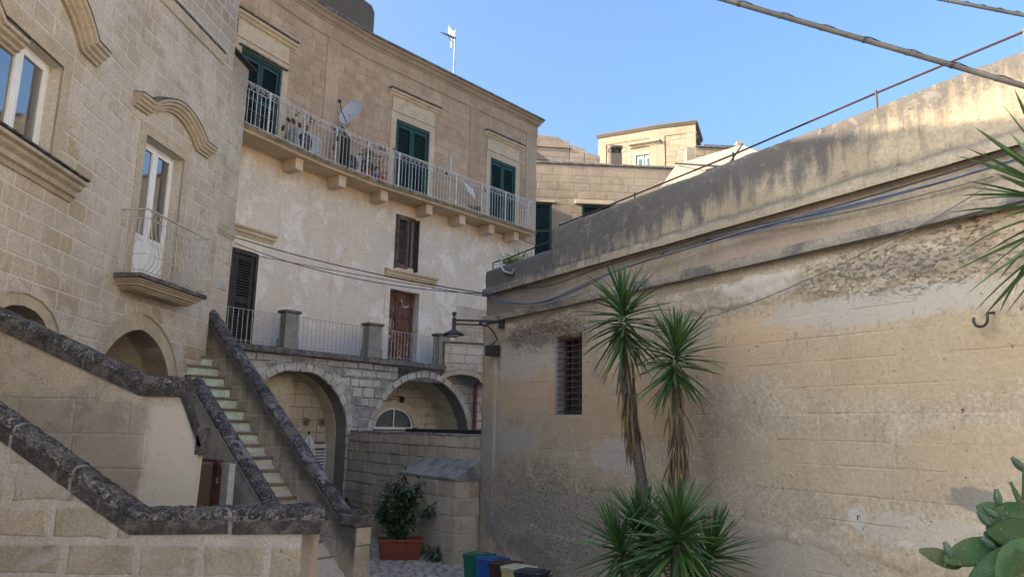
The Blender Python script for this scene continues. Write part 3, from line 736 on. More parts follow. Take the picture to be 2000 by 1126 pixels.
# pilasters + frieze, standing proud of the panels
m = MB()
for fr, a, b_ in ((Bm, pl1m, pl1m + .42),): m.box(a, b_, -.03, 0, ZF - .2, zfr, .004)
m.build('pilaster', mB, tB, Bm)
for a, b_ in (pl2, pl3): MB().box(a, b_ + .002, -.03, 0, ZF - .2, zfr, .004).build('pilaster', mB, tB, B2)
P_B = [B1.w(-LB1, 0, 0), B1.w(0, 0, 0), B2.w(0, 0, 0), B2.w(LB2, 0, 0), B2.w(LB2, 1.2, 0)]
P_B = [tuple(p) for p in (B1.w(-LB1, 0, 0), B1.w(-.5, 0, 0), B1.w(0, 0, 0), Bm.w(LM * .5, 0, 0), B2.w(0, 0, 0), B2.w(.7, 0, 0), B2.w(LB2, 0, 0), B2.w(LB2, 1.4, 0))]
MB().plan(P_B, 0, [(0, zfr + .003), (.032, zfr + .003), (.032, HB - .34), (0, HB - .34)]).build('frieze', mB, tB)
zc = HB - .34
MB().plan(P_B, zc, [(0, 0), (.05, 0), (.06, .05), (.10, .08), (.12, .16), (.18, .20), (.19, .25), (0, .25)]).build('cornice', mBc, tB)
MB().plan(P_B, zc + .252, [(0, 0), (.21, 0), (.22, .04), (.20, .075), (0, .09)]).build('cornice_slab', mLt, tB)
# attic block on the roof at left
ta = B1.at(470, -60)[0]; b1 = B2.at(728, 40)[0]
AT = Bm; a0 = Bm.at(735, 50, -.5)
at0, at1 = Bm.at(600, -40, -.45), Bm.at(733, 20, -.45)
pl = [(at0[0] - 2, HB), (at1[0], HB), (at1[0], at1[1] - .10), (at1[0] - .12, at1[1] + .07), (at1[0] - .9, at1[1] + .13), (at1[0] - 2, at1[1] + .12), (at0[0] - 2, at1[1] + .14)]
MB().prism(pl, .45, 1.6, .02).build('attic_wall', mBc, tB, Bm)
# door and window surrounds, hoods
HP = [(0, 0), (.03, 0), (.04, .03), (.08, .05), (.09, .09), (.14, .12), (.16, .17), (0, .19)]
def b_surround(fr, w_, z0, z1, full=True):
    e = .19; m = MB()
    m.box(w_[0] - e, w_[0], -.02, .03, z0, z1); m.box(w_[1], w_[1] + e, -.02, .03, z0, z1); m.box(w_[0] - e, w_[1] + e, -.02, .03, z1, z1 + .2)
    m.build('door_surround', mBt, tB, fr)
    m = MB(); m.box(w_[0] - e + .03, w_[1] + e - .03, -.03, .0, z1 + .235, z1 + .60); m.build('door_frieze', mBt, tB, fr)
    MB().box(w_[0] - e - .01, w_[1] + e + .01, -.045, 0, z1 + .202, z1 + .233, .004).build('fillet', mBt, tB, fr)
    h_ = MB().mould([(w_[0] - e - .12, z1 + .602), (w_[1] + e + .12, z1 + .602)], HP).build('door_hood', mBt, tB, fr)
    MB().box(w_[0] - e - .14, w_[1] + e + .14, -.18, 0, z1 + .794, z1 + .835, .008).build('hood_crust', mLt, h_, fr)
for fr, w_, z1 in ((B1, sh1, zt1), (B2, sh2, zt2), (B2, sh3, zt3)): b_surround(fr, w_, ZF, z1)
_sl = {}
def slat_mesh(mat, w_, h=.045):
    k = (mat.name, round(w_, 3), h)
    if k not in _sl:
        m = MB(); m.add([(-w_ / 2, -.012, -h / 2), (w_ / 2, -.012, -h / 2), (w_ / 2, .012, h / 2 - .01), (-w_ / 2, .012, h / 2 - .01), (-w_ / 2, -.005, -h / 2), (w_ / 2, -.005, -h / 2), (w_ / 2, .019, h / 2 - .01), (-w_ / 2, .019, h / 2 - .01)],
                        [(0, 1, 2, 3), (7, 6, 5, 4), (0, 4, 5, 1), (3, 2, 6, 7), (1, 5, 6, 2), (0, 3, 7, 4)])
        _sl[k] = m.mesh('slat', mat, fix=True)
    return _sl[k]
def shutter(par, fr, x0, x1, z0, z1, y, mat, leaves=2, rails=(.46,), pitch=.058, nm='shutter', st=.075, brk=None, label=None, slats=True):
    lw_ = (x1 - x0) / leaves
    for k in range(leaves):
        a, b_ = x0 + k * lw_ + .004, x0 + (k + 1) * lw_ - .004
        m = MB(); m.box(a, a + st, y - .02, y + .02, z0, z1, .004).box(b_ - st, b_, y - .02, y + .02, z0, z1, .004)
        zz = [z0 + .05] + [z0 + (z1 - z0) * r for r in rails] + [z1 - .05]
        for z in zz: m.box(a + st, b_ - st, y - .018, y + .018, z - .045, z + .045)
        lf = m.build(nm, mat, par, fr, label)
        me = slat_mesh(mat, b_ - a - 2 * st - .002)
        for i in range(len(zz) - 1):
            z = zz[i] + .075
            while z < zz[i + 1] - .05:
                M = fr.M @ Matrix.Translation(((a + b_) / 2, y, z))
                if brk: M = M @ Matrix.Rotation(rad(R.gauss(0, brk)), 4, 'Y') @ Matrix.Rotation(rad(R.gauss(0, brk * 3)), 4, 'X')
                link('slat', me, M, lf); z += pitch
for fr, w_, z1 in ((B1, sh1, zt1), (B2, sh2, zt2), (B2, sh3, zt3)):
    f = .05
    m = MB().box(w_[0], w_[0] + f, .0, .1, ZF, z1).box(w_[1] - f, w_[1], .0, .1, ZF, z1).box(w_[0] + f, w_[1] - f, .0, .1, z1 - .1, z1); m.build('shutter_frame', green, tB, fr)
    shutter(tB, fr, w_[0] + f, w_[1] - f, ZF + .02, z1 - .1, .04, green, 2, (.50,), .062, brk=.35)
    MB().box(w_[0], w_[1], .15, .4, ZF, z1).build('dark_room', dark, tB, fr)
z1 = zt1; MB().box(sh1[0] - .1, sh1[1] + .12, -.10, .0, z1 + .005, z1 + .035).build('drip_board', mLt, tB, B1)
# lower shuttered window with a moulded sill
f = .05
shutter(tB, B2, lw[0], lw[0] + .42, lwz[0] - .05, lwz[1], -.03, brownw, 1, (), .058, 'old_shutter', .06, 1.0, 'grey brown louvred leaf, half closed')
MB().box(lw[0] + .41, lw[1] - .05, .12, .16, lwz[0], lwz[1]).build('inner_shutter', dkwood, tB, B2)
MB().box(lw[0], lw[1], .2, .4, lwz[0], lwz[1]).build('dark_room', dark, tB, B2)
MB().box(lw[0] - .04, lw[0] + .01, -.02, .05, lwz[0] - .1, lwz[1] + .05).box(lw[1] - .01, lw[1] + .04, -.02, .05, lwz[0] - .12, lwz[1] + .02).box(lw[0] + .01, lw[1] - .01, -.02, .05, lwz[1], lwz[1] + .05).build('window_frame', brownw, tB, B2)
# right leaf open, seen nearly edge-on
lf = MB().box(lw[1] + .0, lw[1] + .035, -.15, -.02, lwz[0] - .1, lwz[1] - .02, .004).build('open_shutter', dkwood, tB, B2)
for i in range(18): MB().box(lw[1] - .006, lw[1], -.13, -.04, lwz[0] + .0 + i * .062, lwz[0] + .035 + i * .062).build('slat', brownw, lf, B2)
sz = B2.at(748, 520)[1]
MB().mould([(B2.at(748, 522)[0] + .05, sz - .1), (B2.at(852, 548)[0] - .05, sz - .1)], [(0, -.16), (.03, -.16), (.05, -.1), (.09, -.07), (.10, -.02), (.15, .01), (.16, .06), (0, .08)]).build('window_sill', mBt, tB, B2)
# brown door with peeling panels
m = MB().box(dr[0] - .16, dr[0], -.015, .02, TZ, drz[1] + .18).box(dr[1] + .13, dr[1] + .25, -.015, .02, TZ, drz[1] + .18).box(dr[0], dr[1] + .13, -.015, .02, drz[1], drz[1] + .18)
m.build('door_surround', mPl, tB, B2)
peel = NB('peeling_brown_paint'); n1 = peel.noise(3.2, 6, .7, dist=.8); n2 = peel.noise(11, 5, .7)
pc = peel.mix(peel.ss(n2, .35, .65), (.085, .045, .033), (.15, .07, .045)); pc = peel.mix(peel.ss(n1, .56, .60), pc, (.42, .40, .38)); peel.bump(n1, .008); peel = peel.done(pc, .8)
dor = link('door', None, B2.M @ Matrix.Translation(((dr[0] + dr[1]) / 2, .2, TZ)), tB)
xm = (dr[0] + dr[1]) / 2 + .02
for a, b_ in ((dr[0] + .02, xm - .005), (xm + .005, dr[1] + .1)):
    m = MB(); g = .09
    m.box(a, a + g, .2, .25, TZ, drz[1]); m.box(b_ - g, b_, .2, .25, TZ, drz[1])
    zs = [TZ + .08, TZ + .65, TZ + .85, TZ + 1.35, drz[1] - .1]
    for z in zs: m.box(a + g, b_ - g, .2, .25, z - .06, z + .06)
    m.build('door_leaf', redwood, dor, B2)
    for i in range(len(zs) - 1): MB().box(a + g, b_ - g, .225, .245, zs[i] + .06, zs[i + 1] - .06, .01).build('door_panel', peel, dor, B2)
MB().box(dr[0], dr[1] + .13, .26, .4, TZ, drz[1]).build('dark_room', dark, dor, B2)
# louvred door 14
shutter(tB, B1, l14[0] + .04, l14[1] - .04, l14z[0], l14z[1] - .08, .05, dkwood, 2, (.5,), .062, 'old_shutter', .085, .7, 'dark weathered louvred door leaf')
MB().box(l14[0], l14[0] + .04, -.02, .1, TZ, l14z[1]).box(l14[1] - .04, l14[1] + .03, -.02, .1, TZ, l14z[1]).box(l14[0] + .04, l14[1] - .04, -.02, .1, l14z[1] - .08, l14z[1] + .02).build('shutter_frame', dkwood, tB, B1)
hz = B1.at(533, 470)[1]; hx = B1.at(535, 466)[0]
MB().mould([(hx - 1.9, hz), (hx - .02, hz)], [(0, -.1), (.02, -.1), (.04, -.05), (.09, -.02), (.10, .03), (.15, .06), (.16, .10), (0, .12)]).build('door_hood', mBt, tB, B1)
MB().box(l14[0], l14[1], .2, .4, TZ, l14z[1]).build('dark_room', dark, tB, B1)
# ---- long balcony
BD = .66
e1 = B1.at(487, 276, BD)
P_W = [tuple(p) for p in (B1.w(-LB1 + .6, 0, 0), B1.w(-.5, 0, 0), B1.w(0, 0, 0), Bm.w(LM * .5, 0, 0), B2.w(0, 0, 0), B2.w(.7, 0, 0), B2.w(LB2 - .72, 0, 0))]
MB().plan(P_W, ZF, [(-.05, -.16), (BD - .08, -.13), (BD - .06, -.09), (BD - .02, -.085), (BD, -.06), (BD, -.01), (BD - .01, 0), (-.05, 0)]).build('balcony_slab', mBt, tB)
crust = stone('mossy_slab_edge', [(.30, .235, .14), (.25, .19, .12), (.34, .28, .19)], pits=.8, bump=.02, stains=[('noise', 6, .48, .56, (.10, .085, .06), .8)])
MB().plan(P_W, ZF, [(BD + .0, -.075), (BD + .022, -.07), (BD + .028, -.03), (BD + .02, .004), (BD - .03, .012), (BD - .03, .004), (BD + .0, .0)]).build('slab_edge', crust, tB)
# smooth outer edge curve
def offs(pts, o):
    res = []
    for i in range(len(pts)):
        p = Vector(pts[i][:2]); a = Vector(pts[max(i - 1, 0)][:2]); b = Vector(pts[min(i + 1, len(pts) - 1)][:2])
        t1 = (p - a).normalized() if i else (b - p).normalized(); t2 = (b - p).normalized() if i < len(pts) - 1 else t1
        t = (t1 + t2).normalized(); k = 1 / max(.5, t.dot(t1)); res.append(p + Vector((t.y, -t.x)) * k * o)
    return res
edge = offs(P_W, BD - .06); seg = []; tot = 0
for i in range(len(edge) - 1): L_ = (edge[i + 1] - edge[i]).length; seg.append((tot, L_, edge[i], edge[i + 1])); tot += L_
def along(d):
    for t0, L_, a, b in seg:
        if d <= t0 + L_ + 1e-6: u = (d - t0) / L_; return a + (b - a) * u, (b - a).normalized()
    return seg[-1][3], (seg[-1][3] - seg[-1][2]).normalized()
rl = link('balcony_railing', None, Matrix.Translation((*along(tot / 2)[0], ZF)), tB, label='long white iron railing with a band of scrolls')
HR = .98
for z, r_ in ((.06, .009), (HR - .16, .008), (HR, .013)):
    MB().tube([(*along(tot * i / 60)[0], ZF + z) for i in range(61)], r_, 5).build('rail', rail_w, rl)
bar = MB().tube([(0, 0, .0), (0, 0, HR - .16)], .0075, 5).mesh('baluster', rail_w, fix=True)
post = MB().box(-.018, .018, -.018, .018, 0, HR, .002).mesh('post', rail_w)
sp = []
for i in range(19):
    a = i / 18 * 2.6 * math.pi; r_ = .008 + .05 * (i / 18); sp.append((-.03 + r_ * math.cos(a + 2.2), 0, .0 + r_ * math.sin(a + 2.2)))
sp += [(.035, 0, -.035), (.06, 0, -.055), (.085, 0, -.06)]
scr = MB().tube([(x, y, -z + HR - .08) for x, y, z in sp], .0075, 4, False).mesh('scroll', rail_w, True)
n = int(tot / .118); sp_ = tot / n
for i in range(n + 1):
    p, t = along(sp_ * i); M = Matrix.Translation((p.x, p.y, ZF)) @ Matrix.Rotation(math.atan2(t.y, t.x), 4, 'Z')
    if i % 9 == 1: link('railing_post', post, M, rl)
    else: link('baluster', bar, M, rl)
ns = int(tot / .155)
for i in range(ns):
    p, t = along(tot / ns * (i + .45)); M = Matrix.Translation((p.x, p.y, ZF)) @ Matrix.Rotation(math.atan2(t.y, t.x), 4, 'Z')
    link('scroll', scr, M, rl)
pe, te = seg[-1][3], B2
for z in (.06, HR - .16, HR): MB().tube([(pe.x, pe.y, ZF + z), tuple(Vector((pe.x, pe.y, ZF + z)) + B2.n * (BD - .06))], .009, 5).build('rail', rail_w, rl)
for i in range(1, 6):
    q = Vector((pe.x, pe.y, ZF)) + B2.n * (BD - .06) * i / 6; link('baluster', bar, Matrix.Translation(q), rl)
# corbels
for px, py, fr in ((583, 345, B1), (668, 373, Bm), (750, 397, B2), (838, 421, B2), (903, 441, B2), (960, 459, B2), (1008, 470, B2)):
    x = fr.at(px, py, .45)[0]; w_ = .12
    MB().box(x - w_, x + w_, -.46, 0, ZF - .42, ZF - .135, .012).build('corbel', mPl, tB, fr)

# ------------------------------------------------------------------ things on the long balcony
def ac_unit(fr, x, y, z, label, w_=.78, h=.56, d_=.30, rot=0):
    M = fr.M @ Matrix.Translation((x, y, z)) @ Matrix.Rotation(rad(rot), 4, 'Z')
    t = thing('air_conditioner', label, 'air conditioner', tuple(M.translation), 'air conditioner units on the long balcony')
    MB().box(-w_ / 2, w_ / 2, 0, d_, .06, .06 + h, .015).build('casing', flat('grey_casing', (.36, .37, .38), .6, .2), t, M)
    m = MB()
    for k in range(1, 5): m.tube([(-.12 + k * .052 * math.cos(a * math.pi / 10), -.012, .06 + h / 2 + k * .052 * math.sin(a * math.pi / 10)) for a in range(21)], .004, 4, False)
    for a in range(8): m.tube([(-.12, -.012, .06 + h / 2), (-.12 + .22 * math.cos(a * math.pi / 4), -.012, .06 + h / 2 + .22 * math.sin(a * math.pi / 4))], .004, 4)
    m.build('fan_guard', grey_m, t, M)
    MB().lathe([(.22, 0), (.22, .004)], 20, c=(-.12, -.003, .06 + h / 2), M=Matrix.Rotation(rad(90), 3, 'X')).build('fan_opening', dark, t, M)
    for sx in (-.28, .22): MB().box(sx, sx + .06, .02, d_ - .02, 0, .059).build('foot', black_p, t, M)
a0 = B1.at(600, 300, .35); ac_unit(B1, B1.at(598, 300, .35)[0], -.42, ZF, 'white air conditioner by the pilaster, left of the dark screen on the long balcony')
ac_unit(Bm, Bm.at(690, 340, .35)[0], -.40, ZF, 'smaller air conditioner right of the dark balcony screen', .45, .5, .26)
# dark folding screen
sx0, sx1 = Bm.at(655, 300, .3)[0], Bm.at(678, 300, .3)[0]
t = thing('balcony_screen', 'dark corrugated screen standing on the long balcony under the satellite dish', 'screen', tuple(Bm.w(sx0, -.3, ZF)))
m = MB(); k = 0
scrm = flat('dark_blue_grey_sheet', (.06, .065, .08), .6, .3)
Ms = Bm.M @ Matrix.Translation((sx1, -.05, ZF)) @ Matrix.Rotation(rad(-112), 4, 'Z')
for i in range(11): MB().prism(ccw([(i * .062, .02), (i * .062 + .058, .02), (i * .062 + .058, 1.33 - i * .055), (i * .062, 1.36 - i * .055)]), -.012, .002).build('panel', scrm, t, Ms)
MB().tube([(0, 0, 1.39), (.70, 0, .80)], .018, 5).tube([(0, 0, 0), (0, 0, 1.4)], .014, 5).build('frame', rail_w, t, Ms)
leafy = flat('dull_green_leaf', (.035, .075, .028), .6, .5, 20)
def leaf_cloud(n, rad_, h, seed, sz=.05, ell=(1, 1, 1), sp=0.):
    rr = random.Random(seed); m = MB()
    cl = [Vector((rr.gauss(0, .4) * rad_ * ell[0], rr.gauss(0, .4) * rad_ * ell[1], rr.uniform(.1, 1) * h)) for _ in range(max(6, n // 14))]
    for i in range(n):
        c = rr.choice(cl) + Vector((rr.gauss(0, .16), rr.gauss(0, .16), rr.gauss(0, .16))) * rad_ * 1.3
        c.z = max(.02, c.z)
        d = Vector((rr.gauss(0, 1), rr.gauss(0, 1), rr.gauss(.3, .8))).normalized(); a = d.orthogonal().normalized(); a = Matrix.Rotation(rr.uniform(0, 6.3), 3, d) @ a; b = d.cross(a)
        s_ = sz * rr.uniform(.6, 1.3)
        m.add([c, c + a * s_ * .5 + b * s_ * .28, c + a * s_ + d * s_ * .12, c + a * s_ * .5 - b * s_ * .28], [(0, 1, 2), (0, 2, 3)])
    return m
def pot_plant(fr, x, y, z, potc, r, h, ph, label, seed, nleaf=150, lm=None):
    M = fr.M @ Matrix.Translation((x, y, z))
    t = thing('potted_plant', label, 'potted plant', tuple(M.translation), 'potted plants on the long balcony')
    MB().lathe([(r * .75, 0), (r * .78, .01), (r * .95, h * .85), (r * 1.08, h * .86), (r * 1.08, h), (r * .95, h), (r * .9, h * .93)], 16).build('pot', potc, t, M, smooth=False)
    MB().lathe([(r * .9, h * .9), (r * .5, h * .94)], 12).build('soil', flat('soil_%d' % seed, (.03, .022, .016), .95), t, M)
    m = MB()
    for i in range(5): a = i * 1.3; m.tube([(0, 0, h * .9), (.03 * math.cos(a), .03 * math.sin(a), h + ph * .3), (.12 * math.cos(a), .1 * math.sin(a), h + ph * .8)], .005, 4)
    m.build('stem', brownw, t, M)
    l = leaf_cloud(nleaf, r * 1.5, ph, seed, .07).build('foliage', lm or leafy, t, M @ Matrix.Translation((0, 0, h * .9)), kind='stuff', fix=False)
terra = flat('terracotta', (.30, .075, .04), .8, .3, 8, .003); bluep = flat('blue_glazed_pot', (.03, .06, .22), .35, .3)
drygreen = flat('dry_twiggy_leaf', (.16, .13, .09), .7, .5, 20)
pot_plant(Bm, Bm.at(713, 350, .4)[0], -.4, ZF, terra, .16, .24, .62, 'leafy green plant in a terracotta pot beside the dark balcony screen', 41, 260)
pot_plant(B2, B2.at(726, 350, .4)[0], -.4, ZF, bluep, .15, .22, .35, 'blue pot with a low plant between two terracotta pots on the long balcony', 42, 90)
pot_plant(B2, B2.at(741, 352, .4)[0], -.4, ZF, terra, .15, .20, .70, 'thin dry plant in a terracotta pot just left of the middle green shutters', 43, 60, drygreen)
grassg = flat('bright_green_grass_leaf', (.09, .16, .03), .6, .4, 20)
pot_plant(B2, B2.at(932, 410, .4)[0], -.42, ZF, terra, .14, .10, .18, 'low grassy plant at the railing foot between middle and right green shutters', 44, 160, grassg)
# satellite dish
dx, dz = Bm.at(693, 217, .75)
_n = Vector((-.42, -.80, .30)).normalized(); _x = Vector((0, 0, 1)).cross(_n).normalized(); _y = _n.cross(_x)
Md = Matrix(((_x.x, _y.x, _n.x, 0), (_x.y, _y.y, _n.y, 0), (_x.z, _y.z, _n.z, 0), (0, 0, 0, 1))); Md.translation = Bm.w(dx, -.62, dz)
t = thing('satellite_dish', 'pale grey satellite dish on a wall arm above the balcony screen', 'satellite dish', tuple(Md.translation))
dish = flat('pale_grey_dish_paint', (.46, .47, .49), .5, .1)
MB().lathe([(.001, -.055), (.15, -.045), (.27, -.018), (.37, .02), (.385, .032), (.38, .024), (.27, -.012), (.15, -.038), (.001, -.048)], 28).build('reflector', dish, t, Md @ Matrix.Diagonal((.92, 1, 1, 1)), smooth=True)
MB().tube([(0, -.36, .03), (-.0, -.22, .30), (0, -.05, .46)], .012, 6).box(-.03, .03, -.08, .0, .42, .50, .006).build('feed_arm', iron, t, Md)
q = Bm.M.inverted() @ Md.translation
MB().tube([(q.x, q.y + .06, q.z - .05), (q.x + .07, q.y + .14, q.z - .30), (q.x, q.y + .30, q.z - .42), (q.x, -.02, q.z - .46)], .018, 6).box(q.x - .05, q.x + .05, -.02, .0, q.z - .60, q.z - .34).build('wall_arm', grey_m, t, Bm)
# clothes lines with dark pegs
for j, (fr, pa, pb, pegs, lab) in enumerate(((Bm, (480, 180), (672, 255), None, 0),)): pass
pegm = flat('dark_cloth_peg', (.03, .02, .018), .8)
def line_with_pegs(label, A, B, offs_, n=0):
    t = thing('clothes_line', label, 'clothes line', tuple(A), 'clothes lines strung above the long balcony')
    A, B = Vector(A), Vector(B)
    MB().tube([A.lerp(B, i / 12) - Vector((0, 0, .10 * math.sin(math.pi * i / 12))) for i in range(13)], .004, 4).build('line', grey_m, t)
    rr = random.Random(n)
    for u in offs_:
        p = A.lerp(B, u) - Vector((0, 0, .10 * math.sin(math.pi * u)))
        M = Matrix.Translation(p) @ Matrix.Rotation(rr.uniform(0, 3), 4, 'Z') @ Matrix.Rotation(rr.uniform(-.7, .7), 4, 'Y')
        MB().box(-.018, .018, -.016, .016, -.10, .02, .004).box(.02, .045, -.01, .01, -.08, .05, .003).build('peg', pegm, t, M)
def pw(fr, px, py, off): s_, z_ = fr.at(px, py, off); return fr.w(s_, -off, z_)
line_with_pegs('clothes line with many dark pegs, uppermost of those left of the dish', pw(B1, 487, 165, .5), pw(Bm, 676, 258, .5), (.47, .55, .60, .64, .84, .90), 1)
line_with_pegs('clothes line with a few dark pegs, middle one left of the dish', pw(B1, 487, 190, .6), pw(Bm, 672, 272, .6), (.38, .42, .50, .58, .92), 2)
line_with_pegs('clothes line just above the scrolls left of the dish', pw(B1, 487, 212, .7), pw(Bm, 668, 290, .7), (.33, .52, .9), 3)
line_with_pegs('clothes line with pegs between the dish and the middle green shutters', pw(Bm, 690, 262, .5), pw(B2, 778, 292, .5), (.3, .45, .55, .62, .7, .9), 4)
line_with_pegs('clothes line right of the middle green shutters, carrying the white cloth', pw(B2, 836, 318, .5), pw(B2, 1000, 386, .5), (.1, .2, .65, .85), 5)
s_, z_ = B2.at(905, 352, .5)
t = thing('clothes_rack_bracket', 'white angled clothes line bracket between the middle and right green shutters', 'bracket', tuple(B2.w(B2.at(880, 340, .5)[0], -.5, ZF)))
q0 = B2.at(881, 305, .5); q1 = B2.at(856, 317, .1)
MB().tube([(q0[0], -.5, ZF), (q0[0], -.5, q0[1]), (q1[0], -.05, q1[1] + .08)], .02, 5).tube([(q0[0], -.5, q0[1] - .5), (q1[0], -.05, q1[1] - .55)], .012, 5).build('frame', rail_w, t, B2)
cl = flat('white_cloth', (.62, .62, .68), .9, .1)
m = MB(); q = B2.at(900, 352, .52); q2 = B2.at(924, 372, .52); nxx = 9
for j in range(5):
    for i in range(nxx):
        u, v_ = i / (nxx - 1), j / 4
        m.v.append((q[0] + (q2[0] - q[0]) * u + v_ * .1, -.52 + .03 * math.sin(u * 9 + j), q[1] - .12 * u - v_ * (.06 + .28 * u)))
for j in range(4):
    for i in range(nxx - 1): a = j * nxx + i; m.f.append((a, a + 1, a + nxx + 1, a + nxx))
o = m.build('cloth', cl, None, B2, 'crumpled white cloth hanging over the balcony railing', smooth=True); o['category'] = 'cloth'
# roof aerial
ap = B2.at(886, 128, -.6); at_ = B2.at(887, 62, -.6); AX = ap[0]; zt = at_[1]
t = thing('tv_aerial', 'television aerial with a grid reflector on a thin mast on the roof edge', 'aerial', tuple(B2.w(AX, .6, HB)))
alu = flat('aluminium', (.55, .55, .55), .4, .1, metal=.6); white_r = flat('white_reflector', (.75, .75, .74), .5, .05)
MB().tube([(AX, .6, HB - .2), (AX + .02, .6, zt + .08)], .02, 6).build('mast', grey_m, t, B2)
yy = .6
def rel(px, py): a_ = B2.at(px, py, -.6); return a_[0], a_[1]
bL = rel(846, 76); bR = rel(888, 75)
MB().tube([(bL[0], yy - .5, bL[1]), (bR[0] + .02, yy + .0, bR[1])], .022, 4).build('boom', iron, t, B2)
for i in range(12): 
    u = i / 14; x = bL[0] + (bR[0] - bL[0]) * u; z = bL[1] + (bR[1] - bL[1]) * u; y_ = yy - .5 + .5 * u
    MB().tube([(x, y_ - .16, z - .09), (x, y_ + .16, z + .09)], .014, 4).build('director', iron, t, B2)
g0 = rel(869, 54); g1 = rel(883, 62); g2 = rel(881, 84); g3 = rel(868, 76)
for i in range(8):
    u = i / 7
    a = (g0[0] + (g1[0] - g0[0]) * u, yy - .18 + .1 * u, g0[1] + (g1[1] - g0[1]) * u); b_ = (g3[0] + (g2[0] - g3[0]) * u, yy - .18 + .1 * u, g3[1] + (g2[1] - g3[1]) * u)
    MB().tube([a, b_], .014, 4).build('reflector_rod', white_r, t, B2)
for a, b_ in ((g0, g1), (g3, g2)): MB().tube([(a[0], yy - .18, a[1]), (b_[0], yy - .08, b_[1])], .012, 4).build('reflector_rail', iron, t, B2)
k0 = rel(878, 80); k1 = rel(882, 84); k2 = rel(877, 95)
MB().prism(ccw([k0, k1, k2]), yy - .1, yy - .08).build('reflector_plate', white_r, t, B2)

# ------------------------------------------------------------------ T: arched terrace
tT = thing('arched_terrace', 'terrace on rough white stone arches with grey piers and thin iron railings', 'terrace', tuple(T.O))
c1, r1x, z1s = .06, 1.40, 1.98; r1z = 1.42
c2, r2x, z2s = 3.92, 1.72, 1.82; r2z = 1.66
h1 = arch_hole(c1, z1s, r1x, r1z, -.5); h2 = arch_hole(c2, z2s, r2x, r2z, -.5)
out = [rect(-4.2, 6.6, -.5, TZ - .14)]
body(tT, T, out, [h1, h2], .38, mTm, 'front_wall')
V = .17
v1 = arch_hole(c1, z1s, r1x + V, r1z + V, z1s); v2 = arch_hole(c2, z2s, r2x + V, r2z + V, z2s)
MT = Masonry(tT, 290)
MT.fill(T, [rect(-2.2, 6.6, .0, TZ - .5)], [v1, v2, h1, h2], mT, .24, (.22, .5), .026, (.008, .03), 51, hj=.16, inset=.016, rough=.012)
MT.fill(T, [rect(-2.2, 2.95, TZ - .5, TZ - .16)], [v1, v2], mT, .17, (.3, .6), .024, (.01, .04), 52, hj=.1, inset=.016, rough=.01)
MT.fill(T, [rect(2.95, 4.6, TZ - .5, TZ - .16)], [v2], mLt, .32, (.3, .5), .012, (.02, .03), 53)
MT.finish()
voussoirs(tT, T, c1, z1s, r1x, r1z, V, 0, 180, 19, mT, -.035, .385, jit=1.8)
voussoirs(tT, T, c1, z1s, r1x + V + .01, r1z + V + .01, .15, 22, 160, 11, mT, -.02, .1, jit=3, seed=9, name='outer_voussoir')
voussoirs(tT, T, c2, z2s, r2x, r2z, V, 0, 180, 21, mT, -.035, .385, jit=1.8, seed=5)
for zz_, x0, x1 in ((0, -r1x - .0 + c1 - .3, c1 - r1x), ):
    pass
# vaults
def vault(fr, cx, rx, zs, rz, zb, y0, y1, nm='vault'):
    pts = [(cx + rx, zb)] + arc(cx, zs, rx, rz, 0, 180, 20) + [(cx - rx, zb)]
    m = MB(); n = len(pts)
    m.add([(x, y0, z) for x, z in pts] + [(x, y1, z) for x, z in pts], [(i, i + 1, n + i + 1, n + i) for i in range(n - 1)])
    return m.build(nm, mTi, tT, fr)
D1, D2 = .80, 1.15
vault(T, c1, r1x, z1s, r1z, 0, .38, D1); vault(T, c2, r2x, z2s, r2z, 0, .38, D2)
# soffit blocks as stones along the curve
def soffit_blocks(cx, rx, zs, rz, y0, y1, n, rows, seed):
    rr = random.Random(seed)
    for j in range(rows):
        ya, yb = y0 + (y1 - y0) * j / rows + .006, y0 + (y1 - y0) * (j + 1) / rows - .006
        for i in range(n):
            a, b_ = 180 * i / n + .35, 180 * (i + 1) / n - .35
            if j % 2: a += 90 / n; b_ += 90 / n
            q = arc(cx, zs, rx, rz, a, b_, 1); q2 = arc(cx, zs, rx - .012, rz - .012, a, b_, 1)
            m = MB(); m.add([(q[0][0], ya, q[0][1]), (q[1][0], ya, q[1][1]), (q[1][0], yb, q[1][1]), (q[0][0], yb, q[0][1]), (q2[0][0], ya, q2[0][1]), (q2[1][0], ya, q2[1][1]), (q2[1][0], yb, q2[1][1]), (q2[0][0], yb, q2[0][1])],
                            [(4, 5, 6, 7), (0, 1, 5, 4), (1, 2, 6, 5), (2, 3, 7, 6), (3, 0, 4, 7)]); m.build('soffit_stone', mTi, tT, T, fix=False)
soffit_blocks(c1, r1x, z1s, r1z, .39, D1, 18, 1, 1); soffit_blocks(c2, r2x, z2s, r2z, .39, D2, 20, 2, 2)
